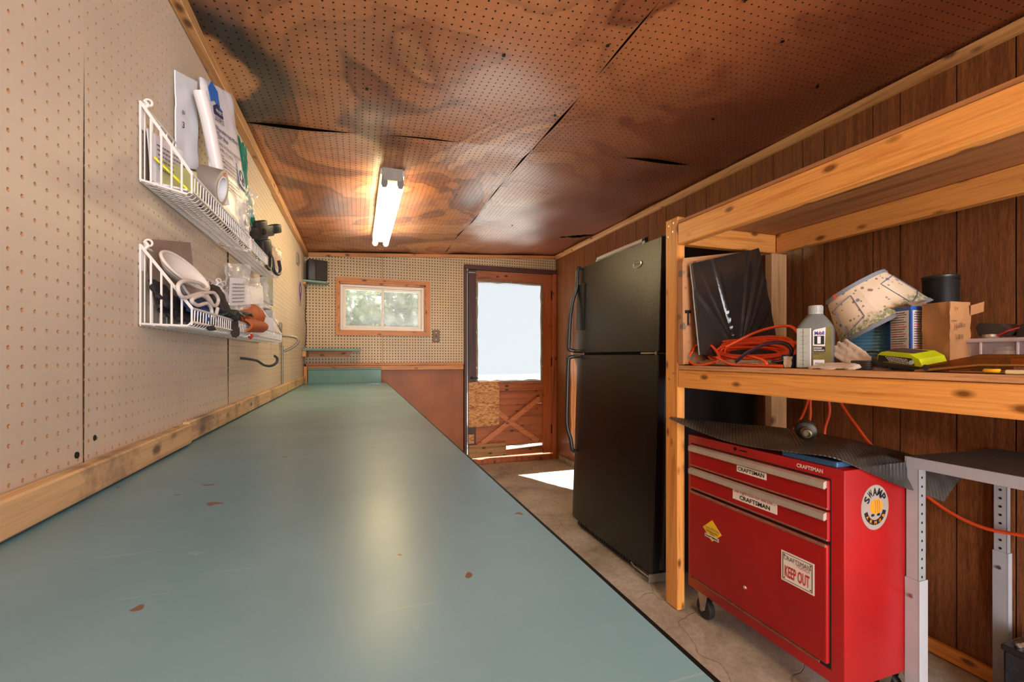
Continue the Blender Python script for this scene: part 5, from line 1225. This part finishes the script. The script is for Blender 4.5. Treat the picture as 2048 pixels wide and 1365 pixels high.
# white gloves
WGL = plain('white_cotton', srgb(214, 196, 180), .9, var=.12, vscale=40)
glove('cotton_glove', 'white cotton glove slumped upright against the oil bottle', (1.318, .872, 1.030), (.05, .55, .35), (-.9, .1, .3), WGL, .70, .05, .25, grp='white cotton gloves', flat=.5)
glove('cotton_glove', 'white cotton glove lying flat at the shelf edge', (1.275, .905, 1.0125), (-.05, 1, .0), (-.3, 0, 1), WGL, .58, .04, .1, grp='white cotton gloves', flat=.5)
glove('cotton_glove', 'crumpled white cotton glove beside the blue ribbed pot', (1.335, .845, 1.024), (.1, -1, .05), (-.5, 0, .8), WGL, .60, .03, .2, grp='white cotton gloves', flat=.5)

# tilted fabric lampshade
def m_fabric():
    n = N('nursery_print_fabric'); c = n.coords(rnd=False)
    col = n.ramp(n.noise(c, 14, 4), [(.3, srgb(206, 182, 156)), (.7, srgb(226, 206, 182))])
    for scl, thr, colr in ((50, .24, srgb(92, 100, 126)), (66, .24, srgb(110, 78, 60)), (80, .22, srgb(126, 112, 96))):
        vo = n.n('TexVoronoi'); n.l(c, vo.inputs['Vector']); vo.inputs['Scale'].default_value = scl
        sel = n.n('SeparateColor'); n.l(vo.outputs['Color'], sel.inputs[0])
        on = n.ramp(sel.outputs[0], [(.72, G(0)), (.73, G(1))], 'CONSTANT'); f = n.mix(1, n.ramp(vo.outputs['Distance'], [(thr, G(.85)), (thr+.05, G(0))]), on, 'MULTIPLY')
        col = n.mix(f, col, colr)
    sx = n.n('SeparateXYZ'); n.l(c, sx.inputs[0])
    lo = n.n('Math', operation='MULTIPLY_ADD'); n.l(n.noise(c, 30, 5, .7), lo.inputs[0]); lo.inputs[1].default_value = -.075; n.l(sx.outputs['Z'], lo.inputs[2])
    band = n.ramp(lo.outputs[0], [(-.0, G(0)), (.001, G(0))]); g = n.n('MapRange'); n.l(lo.outputs[0], g.inputs[0]); g.inputs[1].default_value = -.066; g.inputs[2].default_value = -.050; g.inputs[3].default_value = .75; g.inputs[4].default_value = 0
    col = n.mix(g.outputs[0], col, n.ramp(n.noise(c, 110, 4, .7), [(.42, srgb(66, 90, 56)), (.5, srgb(120, 140, 96)), (.58, srgb(206, 190, 160))]))
    n.base(col); n.set(n.b, Roughness=.85); return n.m
LSR = Euler((.10, -.46, .0)).to_matrix().to_euler()
ls = thing('lampshade', 'cream printed fabric lampshade with grey trim tipped against the pot', 'lampshade', (1.462, .926, 1.180))
ls.rotation_euler = Euler((.04, .0, 0)); 
# axis leans to the viewer's right (towards -Y); built in local coordinates
ax = Vector((-.27, .42, .83)).to_track_quat('Z', 'Y').to_euler(); ls.rotation_euler = ax; WM[ls.name] = Matrix.LocRotScale(ls.location, ax, None)
def cone(u, z): r = lerp(.122, .081, z); return (r*math.cos(2*PI*u), r*math.sin(2*PI*u), lerp(-.054, .085, z))
b = B(); b.grid(lambda u, v: Vector(cone(u, v)), 48, 6, .002); obj('fabric_cone', b, m_fabric(), ls, smooth=60, local=True)
TRM = plain('grey_fabric_trim', srgb(132, 138, 150), .8)
for z, nm in ((0, 'lower_trim'), (1, 'upper_trim')):
    b = B(); b.grid(lambda u, v: Vector((lambda p: (p[0]*1.018, p[1]*1.018, p[2]))(cone(u, lerp(z, z+(.075 if z == 0 else -.075), v)))), 48, 1, .002); obj(nm, b, TRM, ls, smooth=60, local=True)
UF = lambda dx, dy: math.atan2(*((wm(ls).to_3x3().inverted() @ Vector((dx, dy, 0))).yx))/(2*PI)
ut = UF(-.80, .25); uc = UF(-.84, -.30)
b = B(); b.grid(lambda u, v: Vector((lambda p: (p[0]*1.03, p[1]*1.03, p[2]))(cone(ut+.03*u, lerp(1.005, .92, v)))), 4, 1, .001); obj('orange_tag', b, plain('orange_tag', srgb(246, 92, 50), .5), ls, local=True)
FRL = plain('slate_blue_line', srgb(108, 118, 146), .8)
for (uu_) in ((ut-.03, ut+.085), (uc+.12, uc+.24)):
    cr = ((uu_[0], .72), (uu_[1], .80), (uu_[1], .30), (uu_[0]+.02, .12)); pp = []
    for i in range(4):
        for t in range(8): pp.append((lerp(cr[i][0], cr[(i+1) % 4][0], t/8), lerp(cr[i][1], cr[(i+1) % 4][1], t/8)))
    b = B(); b.tube([Vector(cone(u_, z_))*1.012 for (u_, z_) in pp], .0011, 5, closed=True); obj('printed_frame', b, FRL, ls, local=True)

# blue ribbed pot
pt = thing('blue_ribbed_pot', 'blue glazed pot with horizontal ribs under the tipped lampshade', 'pot', (1.492, .944, ZS))
pr = [(.0, .002), (.062, .002), (.066, .006)]
for i in range(12):
    z = .010+i*.0098; r = .068+.0011*i; pr += [(r+.0022, z+.0015), (r+.003, z+.0045), (r+.0010, z+.0085)]
pr += [(.083, .128), (.083, .138), (.079, .138), (.076, .120), (0, .118)]
def m_glz():
    n = N('blue_glaze'); c = n.coords(rnd=False); sx = n.n('SeparateXYZ'); n.l(c, sx.inputs[0])
    n.base(n.ramp(sx.outputs['Z'], [(.0, srgb(60, 112, 158)), (.06, srgb(96, 150, 186)), (.128, srgb(90, 144, 180)), (.13, srgb(36, 62, 96))])); n.set(n.b, Roughness=.15); return n.m
b = B(); b.lathe(pr, Matrix.Translation((1.492, .944, ZS)), 48); obj('pot', b, m_glz(), pt, smooth=50)
b = B(); b.box(1.345, 1.350, .985, .995, ZS, ZS+.085, .001); b.box(1.345, 1.352, .955, .995, ZS, ZS+.004, .001); tag(obj('white_bracket', b, PAPER), 'thin white upright strip beside the blue ribbed pot', 'strip')

# printed carton
wc = thing('printed_carton', 'white carton with blue edges and small print beside the paper bag', 'carton', (1.40, .815, ZS), (0, 0, .0))
CQ = [Vector((1.400, .844, 0)), Vector((1.375, .778, 0)), Vector((1.440, .771, 0)), Vector((1.465, .837, 0))]
BLC = plain('blue_carton_edge', srgb(46, 96, 186), .5)
b = B(); lo = [b.bm.verts.new((p.x, p.y, ZS)) for p in CQ]; hi = [b.bm.verts.new((p.x, p.y, 1.172)) for p in CQ]
b.bm.faces.new(lo); b.bm.faces.new(hi)
for i in range(4): b.bm.faces.new((lo[i], lo[(i+1) % 4], hi[(i+1) % 4], hi[i]))
obj('carton_body', b, BLC, wc)
for (A_, C_, nm) in ((CQ[0], CQ[1], 0), (CQ[1], CQ[2], 1)):
    U = (C_-A_); Ln = U.length; U = U/Ln; V = Vector((0, 0, 1)); Nq = U.cross(V)
    b = B(); b.prism([(.006, .004), (Ln-.007, .004), (Ln-.007, .158), (.006, .158)], A_+Vector((0, 0, ZS))+Nq*0, U, V, .0007); obj('white_panel', b, PAPER, wc)
    K, R_ = [], []
    for i in range(22):
        z = ZS+.146-i*.0064; s_ = '#carton%d' % i
        (R_ if i in (4, 5, 8, 13, 14) else K).append((s_, A_+U*.009+V*z+Nq*.0007, U, V, (Ln-.020)*(1-((i*37) % 5)*.05), .0030, 0))
    K.append(('#heading', A_+U*.012+V*(ZS+.151)+Nq*.0007, U, V, Ln*.6, .0040, .02))
    text(K, INK, wc, name='small_print', kind='stuff'); text(R_, INKR, wc, name='small_print', kind='stuff')
b = B(); b.grid(sheet_fn((1.390, .842, 1.1725), (-.012, -.060, .0), (.072, .0, .018), .003, 20, 4), 8, 8, .0015); obj('open_flap', b, plain('grey_board_inside', srgb(128, 108, 92), .8), wc, smooth=40)
b = B(); b.grid(sheet_fn((1.378, .776, 1.1725), (.06, -.005, .004), (-.0, .022, .014), .002, 20, 6), 6, 6, .0015); obj('open_flap', b, plain('grey_board_flap', srgb(150, 130, 112), .8), wc, smooth=40)

# brown paper bag
pb = thing('paper_bag', 'brown paper bag with handwriting standing on the shelf', 'bag', (1.43, .735, ZS))
KR = plain('kraft_paper', srgb(172, 122, 76), .85, var=.1, vscale=16); KR.node_tree.nodes['Principled BSDF'].inputs['Roughness'].default_value = .8
A0, A1, A2, A3 = Vector((1.388, .760, 0)), Vector((1.370, .693, 0)), Vector((1.446, .690, 0)), Vector((1.464, .757, 0))
def bagw(a, c_, seed):
    def f(u, v):
        p = a.lerp(c_, u); d = (c_-a).normalized(); nn = Vector((d.y, -d.x, 0))
        cr = .004*math.sin(v*7+seed)*math.sin(PI*u) + .003*mnoise.noise(Vector((u*4+seed, v*9, 0)))
        return p + Vector((0, 0, ZS+.001+.170*v)) + nn*cr
    return f
for i, (a, c_) in enumerate(((A0, A1), (A1, A2), (A2, A3), (A3, A0))):
    b = B(); b.grid(bagw(a, c_, i*2.3), 10, 18, .0009); obj('bag_side', b, KR, pb, smooth=50)
b = B(); b.prism([(p.x, p.y) for p in (A0, A1, A2, A3)], (0, 0, ZS), (1, 0, 0), (0, 1, 0), .001); obj('bag_bottom', b, KR, pb)
b = B(); b.grid(sheet_fn((1.438, .686, 1.166), (.012, -.020, .008), (.006, .004, -.024), .003, 20, 2), 5, 5, .001); obj('torn_flap', b, KR, pb, smooth=50)
hu = (A2-A1).normalized()
text([('x', A1+hu*.012+Vector((0, 0, ZS+.150)), hu, (0, 0, 1), .008, .007, -.002), ('I', A1+hu*.014+Vector((0, 0, ZS+.122)), (0, 0, 1), -hu, .002, .012, 0), ('Julia', A1+hu*.010+Vector((0, 0, ZS+.100)), hu+Vector((0, 0, .15)), (0, 0, 1), .036, .016, -.004), ('38', A1+hu*.020+Vector((0, 0, ZS+.078)), hu, (0, 0, 1), .018, .012, -.002)], plain('pencil', srgb(86, 60, 44), .7), pb, off=.006)

# black can on a block behind the bag
cn = thing('black_can', 'plain black cylindrical can behind the paper bag', 'can', (1.66, .862, ZS))
b = B(); b.lathe([(0, 0), (.040, 0), (.042, .002), (.042, .268), (.0435, .270), (.0435, .276), (.041, .278), (.039, .272), (0, .270)], Matrix.Translation((1.66, .862, ZS)), 36); obj('can_body', b, plain('satin_black_can', srgb(30, 29, 29), .32), cn, smooth=40)
b = B(); b.lathe([(.0428, .262), (.0436, .264), (.0428, .266)], Matrix.Translation((1.66, .862, ZS)), 36); obj('rim_bead', b, BLACKM, cn, smooth=60)

# battery charger
bc = thing('battery_charger', 'lime green and black tool battery charger at the shelf edge', 'charger', (1.30, .745, ZS), (0, .0, 0))
LIME = plain('lime_plastic', srgb(188, 204, 20), .4, var=.05)
MBc = Matrix.Translation((1.315, .748, ZS+.008)) @ Euler((.14, -.14, -.18)).to_matrix().to_4x4()
b = B(); b.box(-.034, .034, -.058, .066, .000, .020, .005, M=MBc, seg=2); b.box(-.036, .030, .030, .070, -.003, .026, .005, M=MBc, seg=2); obj('base', b, plain('black_charger_base', srgb(46, 44, 40), .5), bc, smooth=40)
b = B(); b.prism([(-.060, .016), (.052, .014), (.050, .032), (.040, .040), (-.030, .043), (-.052, .034)], MBc @ Vector((.036, 0, 0)), (MBc.to_3x3() @ Vector((0, 1, 0))), (MBc.to_3x3() @ Vector((0, 0, 1))), -.072); obj('top_cover', b, LIME, bc)
b = B(); b.box(-.022, .022, -.030, .036, .0405, .0440, .002, M=MBc); obj('dock_recess', b, plain('dark_brown_plastic', srgb(72, 62, 44), .5), bc)
b = B(); b.prism([(-.044, .017), (.048, .016), (.047, .031), (-.036, .034)], MBc @ Vector((-.0372, 0, 0)), MBc.to_3x3() @ Vector((0, 1, 0)), MBc.to_3x3() @ Vector((0, 0, 1)), -.0008); lp = obj('rating_label', b, INK, bc)
Ub, Vb = MBc.to_3x3() @ Vector((0, -1, 0)), MBc.to_3x3() @ Vector((0, 0, 1))
text([('#rating%d' % i, MBc @ Vector((-.0375, .028-.003*i, .0290-.0035*i)), Ub, Vb, .055, .0022, 0) for i in range(4)], PAPER, lp, name='small_print', kind='stuff', off=.001)
b = B(); b.cyl(MBc @ Vector((-.0382, -.036, .024)), MBc @ Vector((-.0372, -.036, .024)), .0055, .0055, 14); g = obj('approval_mark', b, plain('pale_blue_mark', srgb(170, 200, 220), .5), bc); g.parent = lp
b = B(); b.tube(spline([MBc @ Vector((0, .066, .02)), (1.33, .835, 1.052), (1.325, .868, 1.048), (1.315, .885, 1.025), (1.30, .87, 1.012)], 6), .0032, 6)
for k in range(4): b.tube([(1.290+.010*math.cos(a), .845+.024*math.sin(a), ZS+.005+.0055*k) for a in np.linspace(0, 6.28, 16)[:-1]], .0036, 6, closed=True)
obj('power_lead', b, BPL, bc, smooth=60)

# amber case, driver, brush block
am = thing('amber_case', 'long translucent amber plastic case resting along the shelf front', 'case', (1.29, .58, ZS))
AMB = clear('amber_plastic', .38, srgb(120, 70, 20), (.62, .36, .10, 1))
b = B(); b.prism([(.70, .004), (.69, .014), (.585, .041), (.46, .040), (.38, .030), (.38, .004)], (1.262, 0, ZS), (0, 1, 0), (0, 0, 1), .060); obj('case_body', b, AMB, am)
b = B(); b.prism([(.705, .000), (.705, .004), (.585, .020), (.38, .022), (.38, .018), (.585, .016), (.69, .0005)], (1.258, 0, ZS), (0, 1, 0), (0, 0, 1), .068); obj('seam_rim', b, clear('amber_rim', .75, srgb(170, 116, 44)), am)
b = B(); b.cyl((1.257, .682, ZS+.010), (1.262, .682, ZS+.010), .007, .006, 14); obj('latch_button', b, BPL, am)
b = B(); b.box(1.27, 1.31, .52, .545, ZS+.003, ZS+.032, .003); obj('yellow_content', b, plain('amber_yellow', srgb(232, 160, 40), .5), am)
sd = thing('yellow_handle_tool', 'small yellow-handled hand tool lying at the shelf edge', 'tool', (1.246, .556, ZS))
b = B(); b.tube([(1.246, .5745, ZS+.006), (1.246, .571, ZS+.006), (1.246, .560, ZS+.006), (1.246, .548, ZS+.006), (1.246, .546, ZS+.006)], [.002, .005, .0045, .0048, .002], 12); obj('handle', b, plain('yellow_handle', srgb(236, 176, 40), .4), sd, smooth=60)
b = B(); b.cyl((1.246, .547, ZS+.006), (1.246, .530, ZS+.006), .0018, .0018, 8); obj('shank', b, STEEL, sd)
br = thing('scrub_brush', 'cream wooden brush block at the right end of the shelf edge', 'brush', (1.246, .50, ZS))
b = B(); b.box(1.238, 1.262, .45, .538, ZS, ZS+.009, .002); obj('block', b, plain('cream_wood', srgb(226, 202, 150), .6), br)
b = B(); 
for i in range(40): b.box(1.240+.0005*(i % 40), 1.242+.0005*(i % 40), .45+.0021*i, .4515+.0021*i, ZS+.009, ZS+.014+.002*((i*7) % 3)/3)
obj('bristles', b, plain('brown_bristle', srgb(150, 104, 72), .9), br, kind='stuff')

# clear bin with odds and ends inside, black cases on its lid
cbn = thing('clear_bin', 'clear plastic lidded bin of odds and ends at the right end of the shelf', 'bin', (1.55, .63, ZS))
b = B(); bx0, bx1, by0, by1 = 1.435, 1.66, .40, .722
def binw(z): k = lerp(.012, 0, z); return [(bx0+k, by1-k), (bx0+k, by0+k), (bx1-k, by0+k), (bx1-k, by1-k)]
lo = [b.bm.verts.new((x, y, ZS+.001)) for x, y in binw(0)]; hi = [b.bm.verts.new((x, y, ZS+.070)) for x, y in binw(1)]
b.bm.faces.new(lo)
for i in range(4): b.bm.faces.new((lo[i], lo[(i+1) % 4], hi[(i+1) % 4], hi[i]))
obj('bin_walls', b, CLEAR2, cbn)
b = B(); b.box(bx0-.006, bx1+.006, by0-.006, by1+.006, ZS+.070, ZS+.080, .003, seg=2); obj('lid', b, clear('bin_lid', .7, srgb(206, 196, 204)), cbn)
b = B(); 
for y in (.722, .665, .60): b.box(bx0-.003, bx0+.001, y-.0015, y+.0015, ZS+.036, ZS+.070)
b.box(bx0-.003, bx0+.002, by0, by1, ZS+.034, ZS+.037); obj('moulded_ribs', b, clear('bin_rib', .7, srgb(220, 212, 222)), cbn)
def inner(name, label, cat, b, m, loc):
    t = thing(name, label, cat, loc); obj('body', b, m, t, smooth=50)
b = B(); b.cyl((1.475, .71, ZS+.018), (1.475, .665, ZS+.018), .014, .014, 16); b.lathe([(.013, 0), (.015, .002), (.015, .010), (.012, .012)], Matrix.Translation((1.475, .660, ZS+.018)) @ Matrix.Rotation(PI/2, 4, 'X'), 16); inner('white_bottle', 'little white bottle lying inside the clear bin', 'bottle', b, PAPER, (1.475, .69, ZS))
b = B(); b.box(1.50, 1.53, .645, .675, ZS+.004, ZS+.062, .004, seg=2); b.box(1.48, 1.51, .635, .662, ZS+.030, ZS+.052, .004, seg=2); inner('cream_part', 'cream plastic part standing inside the clear bin', 'part', b, plain('cream_plastic', srgb(214, 190, 164), .5), (1.51, .66, ZS))
b = B(); b.box(1.50, 1.60, .52, .62, ZS+.003, ZS+.050, .012, seg=3); inner('blue_cloth_bundle', 'dusky blue cloth bundle inside the clear bin', 'cloth', b, plain('dusky_blue_cloth', srgb(92, 92, 116), .8, bumps=.3, bscale=60), (1.55, .57, ZS))
b = B(); b.lathe([(0, 0), (.026, .001), (.030, .012), (.024, .026), (.012, .03), (0, .03)], Matrix.Translation((1.47, .55, ZS+.003)), 20); inner('tan_knob', 'round tan knob inside the clear bin', 'knob', b, plain('tan_knob', srgb(190, 150, 122), .5), (1.47, .55, ZS))
zl = ZS+.0805
bcx = thing('black_caddy', 'black plastic hinged caddy sitting on the clear bin lid', 'caddy', (1.50, .665, zl))
b = B(); b.prism([(.690, 0), (.640, 0), (.632, .010), (.650, .030), (.690, .034), (.697, .022)], (1.48, 0, zl+.006), (0, 1, 0), (0, 0, 1), .07); obj('shell', b, plain('dark_grey_plastic', srgb(58, 52, 50), .35), bcx)
b = B(); b.lathe([(0, 0), (.014, 0), (.016, .004), (.014, .010), (0, .011)], Matrix.Translation((1.478, .668, zl)), 18); obj('chrome_disc', b, CHR, bcx, smooth=40)
b = B(); b.tube([(1.474, .655, zl+.004), (1.470, .635, zl+.016), (1.476, .615, zl+.024)], .0018, 6); obj('red_wire', b, INKR, bcx)
bc2 = thing('black_case', 'larger black rounded case on the bin lid at the photo edge', 'case', (1.54, .58, zl))
b = B(); b.prism([(.632, 0), (.46, 0), (.46, .060), (.55, .058), (.600, .046), (.626, .030)], (1.50, 0, zl), (0, 1, 0), (0, 0, 1), .10); obj('shell', b, plain('worn_black_case', srgb(52, 42, 36), .35, var=.3, vscale=30), bc2)
b = B(); b.cyl((1.498, .575, zl+.030), (1.501, .575, zl+.030), .006, .006, 12); obj('stud', b, CHR, bc2)

# orange leads hanging behind the chest
def lead(label, pts):
    b = B(); b.tube(spline(pts, 7), .0058, 8); tag(obj('hanging_cord', b, ORC_, smooth=60), label, 'cord', 'orange cord runs against the panelled wall')
lead('orange cord slanting left behind the rear shelf post side', [(1.862, 1.42, .985), (1.86, 1.43, .88), (1.87, 1.47, .78), (1.87, 1.52, .70), (1.88, 1.55, .60)])
lead('orange cord hanging straight down behind the metal coupling', [(1.862, 1.40, .985), (1.868, 1.432, .86), (1.87, 1.435, .78), (1.868, 1.445, .70), (1.875, 1.45, .55)])
lead('orange cord hanging down right of the metal coupling', [(1.862, 1.36, .985), (1.868, 1.353, .86), (1.868, 1.35, .80), (1.870, 1.372, .72), (1.87, 1.36, .60), (1.875, 1.37, .50)])
lead('orange cord sagging down to the right behind the steel table', [(1.862, 1.34, .985), (1.868, 1.305, .855), (1.870, 1.24, .76), (1.870, 1.19, .70), (1.875, 1.10, .62), (1.875, .985, .535), (1.874, .875, .498), (1.874, .76, .508), (1.875, .6, .53)])
